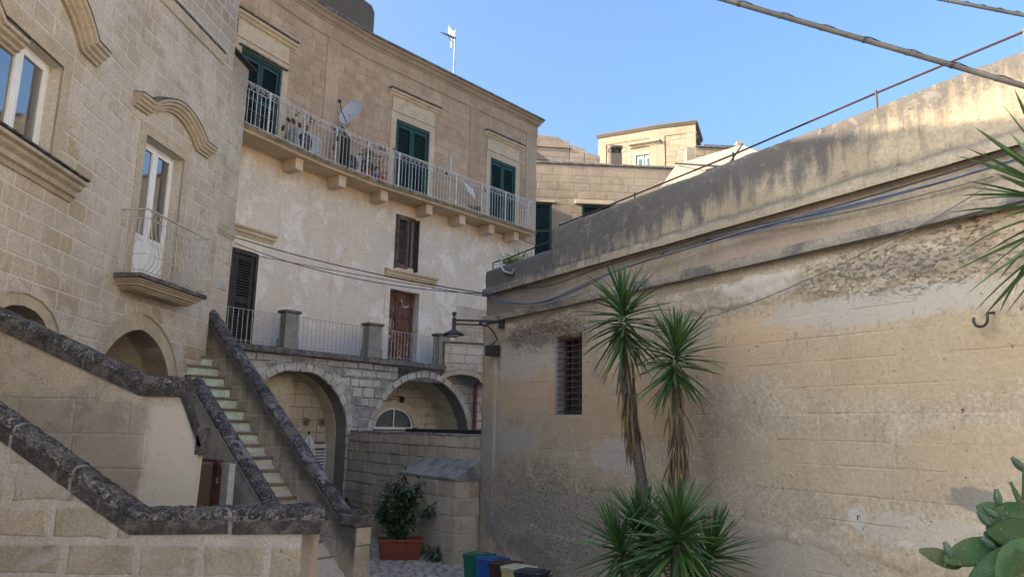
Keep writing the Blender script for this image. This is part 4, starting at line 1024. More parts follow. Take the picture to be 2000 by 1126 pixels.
# back walls
nx0 = T.at(572, 800, -1.4)[0]
body(tT, T, [rect(-1.9, 1.9, -.5, TZ - .3)], [], D1 + .3, mTm, 'back_wall', y0=D1); body(tT, T, [rect(1.9, 6.6, -.5, TZ - .3)], [], D2 + .3, mTm, 'back_wall', y0=D2)
MI = Masonry(tT, 200, 'niche_stone')
lun = (T.at(727, 832, -D2)[0], T.at(803, 834, -D2)[0], T.at(803, 834, -D2)[1], T.at(768, 795, -D2)[1])
TB1 = Frame(T.w(0, D1 - .002, 0), 40); TB = Frame(T.w(0, D2 - .002, 0), 40)
lc = (lun[0] + lun[1]) / 2; lr = (lun[1] - lun[0]) / 2; lh = lun[3] - lun[2]
lhole = arch_hole(lc, lun[2], lr, lh, lun[2] - .001)
wsx0, wsz1 = T.at(609, 866, -D1); wsx1 = T.at(638, 866, -D1)[0]
MI.fill(TB1, [rect(-1.5, 1.6, 0, TZ - .4)], [rect(wsx0 - .05, wsx1 + .05, 0, wsz1 + .05)], mTi, .29, (.42, .62), .012, (.006, .012), 61)
MI.fill(TB, [rect(1.8, 6.2, 1.8, TZ - .4)], [arch_hole(lc, lun[2], lr + .22, lh + .22, lun[2] - .1)], mTi, .24, (.4, .6), .01, (.005, .009), 62)
MI.finish()
# pier projecting inside arch 1 on the left
nz = T.at(560, 800, -1.0)[0]
MB().box(c1 - r1x, T.at(566, 800, -.5)[0], .48, D1 - .02, 0, 3.3).build('inner_pier', mTi, tT, T)
# rosette vents
for px, py in ((597, 823), (628, 824)):
    s_, z_ = TB1.at(px, py); m = MB()
    for r_ in (.095, .06, .03): m.tube([(s_ + r_ * math.cos(a * math.pi / 8), -.016, z_ + r_ * math.sin(a * math.pi / 8)) for a in range(17)], .008, 4, False)
    for a in range(8): m.tube([(s_, -.016, z_), (s_ + .09 * math.cos(a * math.pi / 4), -.016, z_ + .09 * math.sin(a * math.pi / 4))], .005, 4)
    m.build('vent', brownw, tT, TB1)
for px, py in ((834, 810), (832, 829), (866, 828)):
    s_, z_ = TB.at(px, py); MB().lathe([(.06, 0), (.06, .02), (.04, .022)], 12, M=Matrix.Rotation(rad(90), 3, 'X'), c=(s_, -.0, z_)).build('vent', grey_m, tT, TB)
# louvred white shutter under arch 1
shutter(tT, TB1, wsx0, wsx1, .02, wsz1, -.05, whitep, 1, (.5,), .07, 'white_louvred_shutter', .06)
# lunette window
m = MB().prism(arch_hole(lc, lun[2], lr - .03, lh - .03, lun[2]), -.02, .0); m.build('lunette_glass', dirtyglass, tT, TB)
qi = arc(lc, lun[2], lr - .05, lh - .05, 0, 180, 14); qo = arc(lc, lun[2], lr, lh, 0, 180, 14); m = MB()
for i in range(14): m.prism(ccw([qi[i], qi[i + 1], qo[i + 1], qo[i]]), -.06, 0)
m.box(lun[0], lun[1], -.06, 0, lun[2] - .06, lun[2]); m.box(lc - .015, lc + .015, -.05, -.02, lun[2], lun[3] - .03)
m.build('lunette_frame', whitep, tT, TB)
qi = qo; qo = arc(lc, lun[2], lr + .2, lh + .2, 0, 180, 14); m = MB()
for i in range(14): m.prism(ccw([qi[i], qi[i + 1], qo[i + 1], qo[i]]), -.10, 0)
m.build('lunette_surround', mTi, tT, TB)
# wall lamp in arch 2
q = TB.at(776, 777); 
MB().lathe([(.05, -.12), (.08, 0), (.02, .04)], 10, c=(q[0], -.2, q[1])).box(q[0] - .015, q[0] + .015, -.2, 0, q[1] + .03, q[1] + .05).build('wall_lamp', iron, tT, TB)
# deck edge, piers, railings
MB().box(-4.2, 4.62, -.10, .55, TZ - .138, TZ + .0, .012).build('deck_edge', mLt, tT, T)
MB().box(-4.2, 5.9, .55, 2.0, TZ - .2, TZ - .004).build('deck', mTm, tT, T)
con = stone('grey_concrete_pier', [(.27, .255, .225)] * 3, pits=.3, bump=.006, stains=[('noise', 1.5, .5, .65, (.14, .135, .125), .6)])
piers = [(T.at(555, 650)[0], T.at(584, 650)[0]), (T.at(719, 665)[0], T.at(747, 665)[0]), (T.at(857, 690)[0], T.at(880, 690)[0])]
ptop = T.at(570, 606)[1]
for a, b_ in piers:
    g_ = link('pier', None, T.M @ Matrix.Translation(((a + b_) / 2, .1, TZ)), tT)
    MB().box(a + .02, b_ - .02, 0, .26, TZ + .001, ptop - .06, .01).box(a, b_, -.02, .28, TZ + .001, TZ + .22, .01).build('shaft', con, g_, T)
    MB().box(a - .02, b_ + .02, -.04, .30, ptop - .06, ptop + .01, .015).build('cap', mLt, g_, T)
def iron_rail(x0, x1, n):
    g_ = link('railing', None, T.M @ Matrix.Translation(((x0 + x1) / 2, .1, TZ)), tT)
    zt = T.at(650, 627)[1]
    MB().tube([(x0, .1, zt), (x1, .1, zt - .01)], .008, 4).tube([(x0, .1, TZ + .08), (x1, .1, TZ + .08)], .006, 4).build('rail', rail_t, g_, T)
    for i in range(n): x = x0 + (x1 - x0) * (i + .5) / n; MB().tube([(x, .1, TZ), (x + R.uniform(-.008, .008), .1, zt)], .0065, 4).build('baluster', rail_w if x1 < -.3 or x0 > 2.3 else rail_t, g_, T)
iron_rail(-1.75, piers[0][0], 12); iron_rail(piers[0][1], piers[1][0], 17); iron_rail(piers[1][1], piers[2][0], 18)
# projecting bay at the right with its own arch
L2 = T2.at(947, 690)[0] + .6; zb2 = T2.at(905, 668)[1]; zl2 = T2.at(868, 742)[1]; zc2 = T2.at(900, 731)[1]
sw = T2.at(945, 760)[0]; cb2 = T2.at(903, 735)[0]; rb2 = cb2 - .02
bh = arch_hole(cb2, zl2 - .02, rb2, zc2 - zl2 + .02, -.5, 12)
body(tT, T2, [rect(.0, L2, zl2 - .02, zb2 - .04)], [bh], .3, mTm, 'bay_wall')
MY = Masonry(tT, 60, 'bay_stone')
MY.fill(T2, [rect(.02, L2, zl2, zb2 - .05)], [arch_hole(cb2, zl2 - .02, rb2 + .14, zc2 - zl2 + .16, -.5, 12)], mA, .235, (.4, .55), .012, (.005, .01), 71); MY.finish()
qi = arc(cb2, zl2 - .02, rb2, zc2 - zl2 + .02, 0, 180, 12); qo = arc(cb2, zl2 - .02, rb2 + .13, zc2 - zl2 + .15, 0, 180, 12); m = MB()
for i in range(12): m.prism(ccw([qi[i], qi[i + 1], qo[i + 1], qo[i]]), -.014, .3)
m.build('bay_arch_ring', mAt, tT, T2)
MB().box(-.02, L2, -.04, .36, zb2 - .04, zb2 + .01, .01).build('bay_coping', mLt, tT, T2)
# red brown drain pipe
t = thing('drain_pipe', 'red brown drain pipe standing under the small arch beside the street lamp wall', 'drain pipe', tuple(T.w(T.at(927, 800, .02)[0], -.12, 1.5)))
q = T.at(927, 800, .1)[0]; qz = T.at(929, 752, .1)[1]
redp = flat('red_brown_pipe_paint', (.16, .035, .022), .5, .3)
MB().tube([(q, -.12, .5), (q, -.12, qz - .05), (q, -.12, qz)], .055, 10).build('pipe', redp, t, T, smooth=False)
MB().tube([(q, -.12, qz - .02), (q + .1, -.14, qz + .10), (q + .5, -.2, qz + .14)], .045, 8).build('bend', redp, t, T)
MB().lathe([(.065, 0), (.065, .05)], 10, c=(q, -.12, qz - .5)).build('bracket', iron, t, T)
# closed parasol
q = T.at(600, 900, -.45); qz = T.at(600, 848, -.45)[1]
Mp = T.M @ Matrix.Translation((q[0], .45, 0)); t = thing('closed_parasol', 'closed white parasol standing under the left arch in front of the white louvred shutter', 'parasol', tuple(Mp.translation))
canv = flat('white_canvas', (.55, .54, .50), .9, .12)
m = MB(); seg_ = 16; prof = [(.03, qz - .03), (.09, qz - .12), (.14, qz - .30), (.10, qz - .42), (.12, qz - .75), (.14, qz - 1.1), (.10, qz - 1.25)]
vs = []
for r_, z in prof:
    for k in range(seg_): rr_ = r_ * (1 + .22 * (k % 2 * 2 - 1) * (0 if z > qz - .05 else 1)); vs.append((rr_ * math.cos(k * math.pi / 8), rr_ * math.sin(k * math.pi / 8), z))
m.add(vs, [(i * seg_ + k, i * seg_ + (k + 1) % seg_, (i + 1) * seg_ + (k + 1) % seg_, (i + 1) * seg_ + k) for i in range(len(prof) - 1) for k in range(seg_)]); m.build('canvas', canv, t, Mp)
MB().tube([(0, 0, .02), (0, 0, qz)], .02, 8).build('pole', whitep, t, Mp); MB().lathe([(.02, qz), (.03, qz + .03), (.012, qz + .07)], 8).build('finial', black_p, t, Mp)
MB().lathe([(.24, 0), (.24, .05), (.05, .07), (.04, .18)], 16).build('base', con, t, Mp)

# ------------------------------------------------------------------ W: low garden wall, bench, buttress
LW = 5.78
tW = thing('garden_wall', 'low wall of tan stone courses running from the arches to the tall wall', 'wall', tuple(Wf.O))
body(tW, Wf, [rect(-.05, LW, -.3, 2.06)], [], .34, mWm)
MWs = Masonry(tW, 260); MWs.fill(Wf, [rect(0, LW, -.1, 2.09)], [], mW, .215, (.22, .55), .016, (.012, .045), 81, hj=.16, inset=.016, rough=.010); MWs.finish()
MB().box(0, LW, .0, .34, 2.062, 2.10, .01).build('wall_top', mLt, tW, Wf)
# buttress with sloped cap
bx0, bx1 = Wf.at(812, 930, .15)[0], LW - .03; bt = Wf.at(930, 898, .0)[1]
BP = .50
body(tW, Wf, [rect(bx0, bx1 - .01, -.3, bt - .30)], [], -.02, mWm, 'buttress_core', y0=-BP)
BF = Frame(Wf.w(0, -BP, 0), 145.1)
MX = Masonry(tW, 90, 'buttress_stone')
MX.fill(BF, [rect(bx0, bx1, -.1, bt - .32)], [], mW, .285, (.25, .48), .016, (.006, .014), 82, rough=.006)
BE = Frame(BF.w(bx1 - .012, 0, 0), 55.1)
MX.fill(BE, [rect(0, BP - .02, -.1, bt - .32)], [], mW, .285, (.26, .5), .016, (.006, .014), 83, rough=.006)
MX.finish()
capm = stone('dark_grey_cement_cap', [(.30, .285, .26)] * 3, pits=.5, bump=.014, stains=[('noise', 2.5, .45, .62, (.12, .115, .11), .8)])
m = MB(); x0, x1 = bx0 - .03, bx1 + .03
m.add([(x0, -BP - .03, bt - .32), (x1, -BP - .03, bt - .32), (x1, 0, bt - .32), (x0, 0, bt - .32), (x0, -BP - .03, bt - .29), (x1, -BP - .03, bt - .29), (x1, 0, bt + .02), (x0 + .15, 0, bt + .02)],
      [(3, 2, 1, 0), (4, 5, 6, 7), (0, 1, 5, 4), (1, 2, 6, 5), (2, 3, 7, 6), (3, 0, 4, 7)]); m.build('buttress_cap', capm, tW, Wf)
# bench ledge
tBe = thing('stone_bench', 'long low stone bench with a worn grey slab along the garden wall behind the shrub', 'bench', tuple(Wf.w(1.2, -.25, 0)))
MB().box(-.3, bx0 - .01, -.36, -.03, -.2, .385).build('base', mWm, tBe, Wf)
for i in range(6):
    a = -.3 + i * (bx0 + .29) / 6; b_ = -.3 + (i + 1) * (bx0 + .29) / 6 - .012
    MB().box(a, b_, -.42, -.03, .386, .45, .012).build('slab', mLt, tBe, Wf)
FB = Frame(Wf.w(0, -.361, 0), 145.1); MQ = Masonry(tBe, 40); MQ.fill(FB, [rect(-.2, bx0 - .02, -.05, .38)], [], mW, .21, (.3, .5), .012, (.004, .01), 84); MQ.finish()
# dark edged canopy just above the wall top
q0 = Wf.at(760, 838, -.5); q1 = LW - .2
t = thing('low_canopy', 'thin dark metal canopy edge lying just above the garden wall, below the lunette window', 'canopy', tuple(Wf.w(3, .6, 2.12)))
MB().box(2.2, q1, .36, 1.25, 2.115, 2.15, .005).build('sheet', rust, t, Wf); MB().box(2.2, q1, .34, .358, 2.10, 2.17).build('edge_trim', black_p, t, Wf)

# ------------------------------------------------------------------ S: stair with pale green risers
tS = thing('stone_staircase', 'outdoor stone staircase with pale green risers between two lichen blackened parapets', 'staircase', tuple(S.w(2, -.5, 0)))
RI, TR = .19, .244
riser_m = flat('pale_green_riser_paint', (.50, .60, .50), .7, .22, 7, .006); tread_m = stone('brown_tread_stone', [(.20, .145, .10), (.24, .19, .14), (.16, .12, .09)], pits=.5, bump=.01)
SW = .64; z0s = 3.018
for i in range(-4, 17):
    x = i * TR; zb = z0s - i * RI - RI     # riser i: face at x, from zb to zb+RI
    zb = z0s - i * RI
    g_ = MB().box(x - TR - .02, x, -SW, .0, zb - .02, zb + RI - .045).build('riser', riser_m, tS, S)
    MB().box(x - TR - .02, x + .035, -SW, .0, zb + RI - .045, zb + RI, .008).build('tread', tread_m, tS, S)
m = MB().prism(ccw([(-1.3, 0), (4.2, -.3), (4.2, -.02), (-1.3, 3.9)]), -SW, -.001); m.build('flight_core', mSm, tS, S)
def par_wall(y0, y1, xa, za, xb, zb, th, mas, lim, sd, ext=True):
    low = [(xa, -.4), (xb, -.4), (xb, zb - th), (xa, za - th)]
    m = MB().prism(ccw(low), y0, y1); m.build('parapet_wall', mSm, tS, S, fix=False)
    return low
yR0, yR1 = .0, .26
lowR = par_wall(yR0, yR1, -.75, 3.978 + .75 * .575, 3.80, 1.0, .14, None, 0, 0)
MR = Masonry(tS, 150, 'stone'); FR = Frame(S.w(0, -.0, 0), 130)
MR.fill(FR, [lowR], [], mS, .25, (.3, .55), .028, (.003, .010), 91, rough=.006)
lowL = par_wall(-SW - .26, -SW, .78, 2.95, 3.32, 1.13, .14, None, 0, 0)
MR.fill(Frame(S.w(0, -SW - .26, 0), 130), [lowL], [], mSm, .25, (.4, .7), .006, (.002, .004), 92); 
# newel at the foot
nx_, nz_ = 3.80, .96
low = [(nx_, -.4), (nx_ + .36, -.4), (nx_ + .36, nz_ - .17), (nx_, nz_ - .17)]
MB().prism(low, yR0, yR1 + .02).build('newel', mSm, tS, S, fix=False)
MR.fill(Frame(S.w(0, -.004, 0), 130), [low], [], mS, .28, (.4, .5), .014, (.004, .008), 93)
NE = Frame(S.w(nx_ + .36, 0, 0), 40); MR.fill(NE, [rect(0, .28, -.3, nz_ - .17)], [], mA, .28, (.4, .5), .014, (.004, .008), 94)
MR.finish()
MB().box(nx_ - .02, nx_ + .40, yR0 - .03, yR1 + .05, nz_ - .168, nz_ - .0, .02).build('newel_cap', mLt, tS, S)
# copings: rounded top over a slab, in lengths
RT = [(-.15, -.0), (-.155, .05), (-.12, .10), (-.06, .13), (0, .138), (.06, .13), (.12, .10), (.155, .05), (.15, -.0)]
def coping(par, fr, pts, yc, prof, mat, slabprof=None, slabmat=None, length=.6, jit=.006, step=.05, gap=.012, seed=1, nm='coping_stone', joint=True):
    """pts: polyline in (x,y,z) of the frame (centre of the underside); profile across (horizontal normal, up)"""
    rr = random.Random(seed); P = [Vector(p) for p in pts]; segs = []
    for i in range(len(P) - 1):
        L_ = (P[i + 1] - P[i]).length; k = max(1, round(L_ / length))
        for j in range(k): segs.append((i, j / k, (j + 1) / k, L_))
    # horizontal normal per vertex (mitred)
    def nrm(i):
        a = (P[i] - P[max(i - 1, 0)]); b_ = P[min(i + 1, len(P) - 1)] - P[i]
        a.z = b_.z = 0
        if a.length < 1e-6: a = b_.copy()
        if b_.length < 1e-6: b_ = a.copy()
        a.normalize(); b_.normalize(); t = (a + b_).normalized(); k = 1 / max(.5, t.dot(a)); return Vector((-t.y, t.x, 0)) * k
    N_ = [nrm(i) for i in range(len(P))]
    for (i, u0, u1, L_) in segs:
        g0 = (gap / 2 / L_) if u0 > 0 else 0; g1 = (gap / 2 / L_) if u1 < 1 else 0
        u0 += g0; u1 -= g1; n = max(1, int((u1 - u0) * L_ / step))
        for prof_, mt, nm_, jt in ((prof, mat, nm, jit),) + (((slabprof, slabmat, 'coping_slab', jit * .3),) if slabprof else ()):
            m = MB(); pc = len(prof_); sag = rr.uniform(-.004, .004)
            for k in range(n + 1):
                u = u0 + (u1 - u0) * k / n; c = P[i].lerp(P[i + 1], u); nn = N_[i].lerp(N_[i + 1], u)
                for a, b_ in prof_: m.v.append(tuple(c + nn * (a + rr.uniform(-jt, jt)) + Vector((0, 0, b_ + (rr.uniform(-jt, jt) if b_ > .002 else 0) + sag))))
            m.f = [(k * pc + q, k * pc + (q + 1) % pc, (k + 1) * pc + (q + 1) % pc, (k + 1) * pc + q) for k in range(n) for q in range(pc)] + [tuple(range(pc - 1, -1, -1)), tuple(range(n * pc, (n + 1) * pc))]
            m.build(nm_, mt, par, fr, smooth=False)
    if joint:
        pr_ = slabprof or prof
        for i in range(len(P) - 1):
            m = MB(); pc = len(prof)
            for k, c in ((i, P[i]), (i + 1, P[i + 1])):
                for a, b_ in prof: m.v.append(tuple(c + N_[k] * a * .965 + Vector((0, 0, b_ * .965))))
            m.f = [(q, (q + 1) % pc, (q + 1) % pc + pc, q + pc) for q in range(pc)]
            if slabprof:
                n0 = len(m.v); p2 = len(slabprof)
                for k, c in ((i, P[i]), (i + 1, P[i + 1])):
                    for a, b_ in slabprof: m.v.append(tuple(c + N_[k] * a * .975 + Vector((0, 0, b_ * .97))))
                m.f += [(n0 + q, n0 + (q + 1) % p2, n0 + (q + 1) % p2 + p2, n0 + q + p2) for q in range(p2)]
            m.build('coping_joint', mJ, par, fr)
rtS = [(a * .82, b_ * .92) for a, b_ in RT]
coping(tS, S, [(-.75, .13, 3.978 + .75 * .575 - .14), (-.17, .13, 3.978 - .135), (3.80, .13, 1.0 - .14), (4.18, .13, nz_ - .02)], 0, rtS, mLi, length=.7, jit=.007, step=.06, seed=5)
coping(tS, S, [(.80, -SW - .13, 2.94 - .14), (3.32, -SW - .13, 1.13 - .14)], 0, rtS, mLi, length=.8, jit=.007, step=.06, seed=6)
# boarded door under the stair
DF = Frame(S.w(0, -SW - .27, 0), 130)
pz1 = DF.at(445, 900, .35); pz0 = DF.at(383, 905, .35)
t = thing('boarded_door', 'brown boarded door with peeling red frame below the left stair parapet', 'door', tuple(DF.w(pz0[0], -.3, 0)))
boardm = flat('brown_board', (.30, .19, .13), .8, .12, 3)
dx0, dx1 = pz0[0] - .05, pz1[0]; dw = dx1 - dx0; dzt = (pz0[1] + pz1[1]) / 2
MB().box(dx0, dx0 + dw * .52, -.30, -.26, -.1, dzt - .04, .004).build('board', boardm, t, DF)
MB().box(dx0 + dw * .52 + .004, dx0 + dw * .66, -.33, -.24, -.1, dzt - .0, .006).build('frame', redwood, t, DF)
MB().box(dx0 + dw * .66 + .003, dx0 + dw * .80, -.335, -.24, -.1, dzt + .005, .006).build('peeling_post', peel, t, DF)
MB().box(dx0 + dw * .80 + .003, dx1, -.32, -.22, -.1, dzt + .0, .004).build('pale_post', flat('grey_white_post', (.42, .43, .44), .6, .15), t, DF)
MB().box(dx0 - .1, dx0 + dw * .66, -.335, -.235, dzt + .006, dzt + .04, .004).build('lintel', redwood, t, DF)

# ------------------------------------------------------------------ M: upper ramp parapet
tM = thing('ramp_parapet', 'rendered parapet wall with blackened rounded coping, left of the stairs with green risers', 'wall', tuple(Mf.O))
def mp(px, py): return Mf.at(px, py)
k0, k1, k2, k3 = mp(-60, 617), mp(0, 645), mp(276, 773), mp(352, 775)
e1_, e2_, e3_ = mp(353, 778), mp(388, 872), mp(372, 1000)
zlow = -.3
poly = [(k0[0], zlow), (e3_[0], zlow), (e3_[0], e3_[1]), (e2_[0], e2_[1]), (e1_[0], e1_[1]), (k3[0], k3[1]), (k2[0], k2[1]), (k0[0], k0[1])]
for c_ in ([(k0[0], zlow), (k2[0], zlow), (k2[0], k2[1]), (k0[0], k0[1])], [(k2[0], zlow), (e3_[0], zlow), (e3_[0], e3_[1]), (k3[0], k3[1]), (k2[0], k2[1])], [(e3_[0], e3_[1]), (e2_[0], e2_[1]), (e1_[0], e1_[1]), (k3[0], k3[1])]):
    MB().prism(ccw(c_), 0, .13).build('wall', mM, tM, Mf, fix=False)
MMs = Masonry(tM, 80)
MMs.fill(Mf, [[(k0[0], zlow), (k2[0] + .1, zlow), (k2[0] + .1, k2[1]), (k2[0], k2[1]), (k0[0], k0[1])]], [], mM, .34, (.55, .95), .016, (.002, .008), 97, hj=.08, inset=.012); MMs.finish()
# slab then round top
tk = .10
t0, t1, t2, t3 = mp(-60, 617), mp(0, 645), mp(276, 773), mp(352, 775)
slabM = [(-.19, 0), (-.19, tk), (.19, tk), (.19, 0)]
rndM = [(-.165, tk), (-.17, tk + .04), (-.14, tk + .085), (-.08, tk + .11), (0, tk + .12), (.08, tk + .11), (.14, tk + .085), (.17, tk + .04), (.165, tk)]
coping(tM, Mf, [(t0[0], .17, t0[1]), (t2[0], .17, t2[1]), (t3[0], .17, t3[1])], 0, rndM, mLi, slabM, mLs, length=.62, jit=.008, step=.035, gap=.02, seed=8)
# thin steep coping down the end
m = MB(); pth = [(e1_[0] - .01, e1_[1] + .05), (e2_[0] + .0, e2_[1])]
m.mould(pth, [(.02, 0), (.02, .035), (-.13, .035), (-.13, 0)]).build('end_coping', mLs, tM, Mf)
b0 = mp(392, 842); MB().box(b0[0] - .04, b0[0] + .05, -.02, .14, mp(390, 887)[1], mp(390, 834)[1], .01).build('end_block', mLt, tM, Mf)

# ------------------------------------------------------------------ N: near parapet at the bottom left
tN = thing('near_parapet', 'nearest wall of big tan blocks in smeared grey mortar with lichen crusted coping', 'wall', tuple(Nf.O))
p0, p1, p2_ = Nf.at(-320, 628), Nf.at(254, 1044), Nf.at(590, 1040)
poly1 = [(p0[0], -.3), (p1[0], -.3), (p1[0], p1[1]), (p0[0], p0[1])]; poly2 = [(p1[0], -.3), (p2_[0], -.3), (p2_[0], p2_[1]), (p1[0], p1[1])]
for c_ in (poly1, poly2): MB().prism(ccw(c_), 0, .36).build('wall', mNm, tN, Nf, fix=False)
MN = Masonry(tN, 120); MN.fill(Nf, [poly1, [(p1[0], -.3), (p2_[0], -.3), (p2_[0], p2_[1] - .09), (p1[0], p1[1] - .02)]], [], mN, .27, (.42, .62), .055, (.003, .007), 101, z0=p1[1] - .05 - 7 * .27, hj=.0, inset=.02, rough=.012); MN.finish()
tk = .10
slabN = [(-.18, 0), (-.18, tk), (.18, tk), (.18, 0)]
rndN = [(-.145, tk), (-.155, tk + .035), (-.13, tk + .068), (-.075, tk + .088), (0, tk + .094), (.075, tk + .088), (.13, tk + .068), (.155, tk + .035), (.145, tk)]
rx = p2_[0] - .02
coping(tN, Nf, [(p0[0], .17, p0[1]), (p1[0], .17, p1[1]), (rx - .0, .17, p2_[1]), (rx - .10, .60, p2_[1] - .02)], 0, rndN, mLi, slabN, mLs, length=.62, jit=.010, step=.02, gap=.03, seed=12)
# return wall
m = MB(); m.add([(p2_[0], 0, -.3), (p2_[0] - .02, .74, -.3), (p2_[0] - .34, .74, -.3), (p2_[0] - .34, .36, -.3), (p2_[0], 0, p2_[1]), (p2_[0] - .02, .74, p2_[1] - .02), (p2_[0] - .34, .74, p2_[1] - .02), (p2_[0] - .34, .36, p2_[1])],
                [(0, 1, 5, 4), (1, 2, 6, 5), (2, 3, 7, 6), (4, 5, 6, 7)]); m.build('return_wall', mM, tN, Nf)

# ------------------------------------------------------------------ C: tall wall on the right
tC = thing('tall_stone_wall', 'tall eroded tan wall on the right with black crusted parapet, string ledges and a barred window', 'wall', tuple(C.O))
LC = 12.5
ZP = 5.30; sP = C.at(1080, 470)[0]; ZP0 = 4.97
cw = (C.at(1083, 658)[0], C.at(1137, 651)[0]); cwz = (2.41, 3.58)
zl2_ = 4.08; zl1 = 4.53
wh = rect(cw[0], cw[1], cwz[0], cwz[1])
body(tC, C, [rect(0, LC, -.6, zl2_)], [wh], .45, mC); body(tC, C, [rect(0, LC, zl2_, zl1)], [], .45, mCf, 'frieze')
body(tC, C, [rect(0, LC, -.6, 4.3)], [], 4, mCb, 'core', y0=1.2); MB().box(0, LC, .46, 4, 4.3, 4.45).build('roof_terrace', mCb, tC, C); body(tC, C, [rect(0, .4, -.6, 4.29)], [], 1.2, mCb, 'end_wall', y0=.45)
MC = Masonry(tC, 295)
MC.fill(C, [rect(0, LC, -.6, zl2_ - .07)], [rect(cw[0] - .005, cw[1] + .005, cwz[0] - .01, cwz[1] + .01)], mC, .245, (.42, .72), .004, (.001, .006), 111, z0=-.6, hj=.08, inset=.007, skip=.25)
MC.finish()
# parapet: lumpy sheet of real relief
def lumpy(name, fr, x0, x1, z0, z1, y0, y1, mat, step, amp, seed, par, fade=0.):
    from mathutils import noise as NO
    nx = int((x1 - x0) / step); nz = max(2, int((z1 - z0) / step)); m = MB(); off = Vector((seed, seed * 2, 0))
    prof = [(y0, z0 + (z1 - z0) * j / nz) for j in range(nz + 1)] + [(y0 + (y1 - y0) * .5, z1), (y1, z1), (y1, z0)]
    for i in range(nx + 1):
        x = x0 + (x1 - x0) * i / nx
        for j, (y, z) in enumerate(prof):
            k = NO.fractal(Vector((x * 1.6, z * 1.6, y)) + off, .7, 2.2, 5)
            k2 = NO.fractal(Vector((x * 9, z * 9, y * 9)) + off, .8, 2.1, 3)
            dy = (k * .8 + k2 * .35) * amp; dz = 0
            if z >= z1 - .001: dz = (k * .6 + k2 * .4 + NO.noise(Vector((x * .9, 3, seed))) * .4) * amp
            if j == nz: dy += .012
            if fade:
                q = min(x - x0, x1 - x, (z - z0) * 1.5, (z1 - z) * 1.5) / fade + NO.noise(Vector((x * 3, z * 3, seed))) * .5
                dy = dy * 1.2 - abs(k2) * amp * .4 + max(0, min(1, 1 - q)) * (.05 + abs(y0)); dz = 0
            m.v.append((x, y + dy, z + dz))
    pc = len(prof)
    m.f = [(i * pc + q, (i + 1) * pc + q, (i + 1) * pc + q + 1, i * pc + q + 1) for i in range(nx) for q in range(pc - 1)] + [tuple(range(pc)), tuple(range((nx + 1) * pc - 1, nx * pc - 1, -1))]
    return m.build(name, mat, par, fr, smooth=True)
lumpy('parapet', C, -.012, sP + .005, zl1 + .06, ZP0, -.015, .32, mCp, .05, .03, 3, tC)
lumpy('parapet', C, sP, LC, zl1 + .062, ZP, -.02, .32, mCp, .045, .034, 7, tC)
lumpy('string_ledge', C, -.03, LC, zl1 - .02, zl1 + .10, -.085, .1, mCp, .05, .016, 11, tC)
lumpy('string_ledge', C, -.02, LC, zl2_ - .06, zl2_ + .055, -.07, .1, mCl, .05, .018, 15, tC)
lumpy('eroded_course', C, 4.3, LC, 3.42, 4.03, -.022, .1, mC, .026, .034, 23, tC, fade=.3)
lumpy('eroded_course', C, .5, 2.7, 3.55, 4.03, -.02, .1, mC, .03, .03, 27, tC, fade=.25)
lumpy('eroded_course', C, .4, 5.0, -.1, .95, -.02, .1, mC, .035, .026, 31, tC, fade=.35)
lumpy('eroded_course', C, 5.2, LC, .9, 1.5, -.012, .1, mC, .028, .018, 37, tC, fade=.35)
lumpy('corner_strip', C, -.02, .42, -.3, zl2_ - .07, -.035, .1, mC, .06, .012, 19, tC)
# barred window
g_ = link('barred_window', None, C.M @ Matrix.Translation(((cw[0] + cw[1]) / 2, .1, cwz[0])), tC)
rev = stone('grey_window_reveal', [(.38, .38, .38)] * 3, pits=.2, bump=.006)
MB().box(cw[0] - .001, cw[0] + .012, .012, .45, cwz[0], cwz[1]).box(cw[0] + .012, cw[1], .012, .45, cwz[0] - .002, cwz[0] + .015).build('reveal', rev, g_, C)
MB().box(cw[0] + .012, cw[0] + .07, .20, .26, cwz[0] + .015, cwz[1]).box(cw[1] - .06, cw[1], .20, .26, cwz[0] + .015, cwz[1]).box(cw[0] + .07, cw[1] - .06, .20, .26, cwz[1] - .06, cwz[1]).box(cw[0] + .07, cw[1] - .06, .20, .26, cwz[0] + .015, cwz[0] + .07).box((cw[0] + cw[1]) / 2 - .02, (cw[0] + cw[1]) / 2 + .02, .2, .25, cwz[0] + .07, cwz[1] - .06).build('window_frame', dkwood, g_, C)
MB().box(cw[0] + .07, cw[1] - .06, .235, .245, cwz[0] + .07, cwz[1] - .06).build('pane', dirtyglass, g_, C)
MB().box(cw[0], cw[1], .4, .45, cwz[0], cwz[1]).build('dark_room', dark, g_, C)
for i in range(13):
    z = cwz[0] + .06 + (cwz[1] - cwz[0] - .12) * i / 12
    MB().box(cw[0] + .01, cw[1] - .005, .05, .064, z - .008, z + .008).build('bar', rust, g_, C)
for x in (cw[0] + .17, (cw[0] + cw[1]) / 2 + .02, cw[1] - .13): MB().tube([(x, .07, cwz[0]), (x, .07, cwz[1])], .009, 5).build('bar', rust, g_, C)

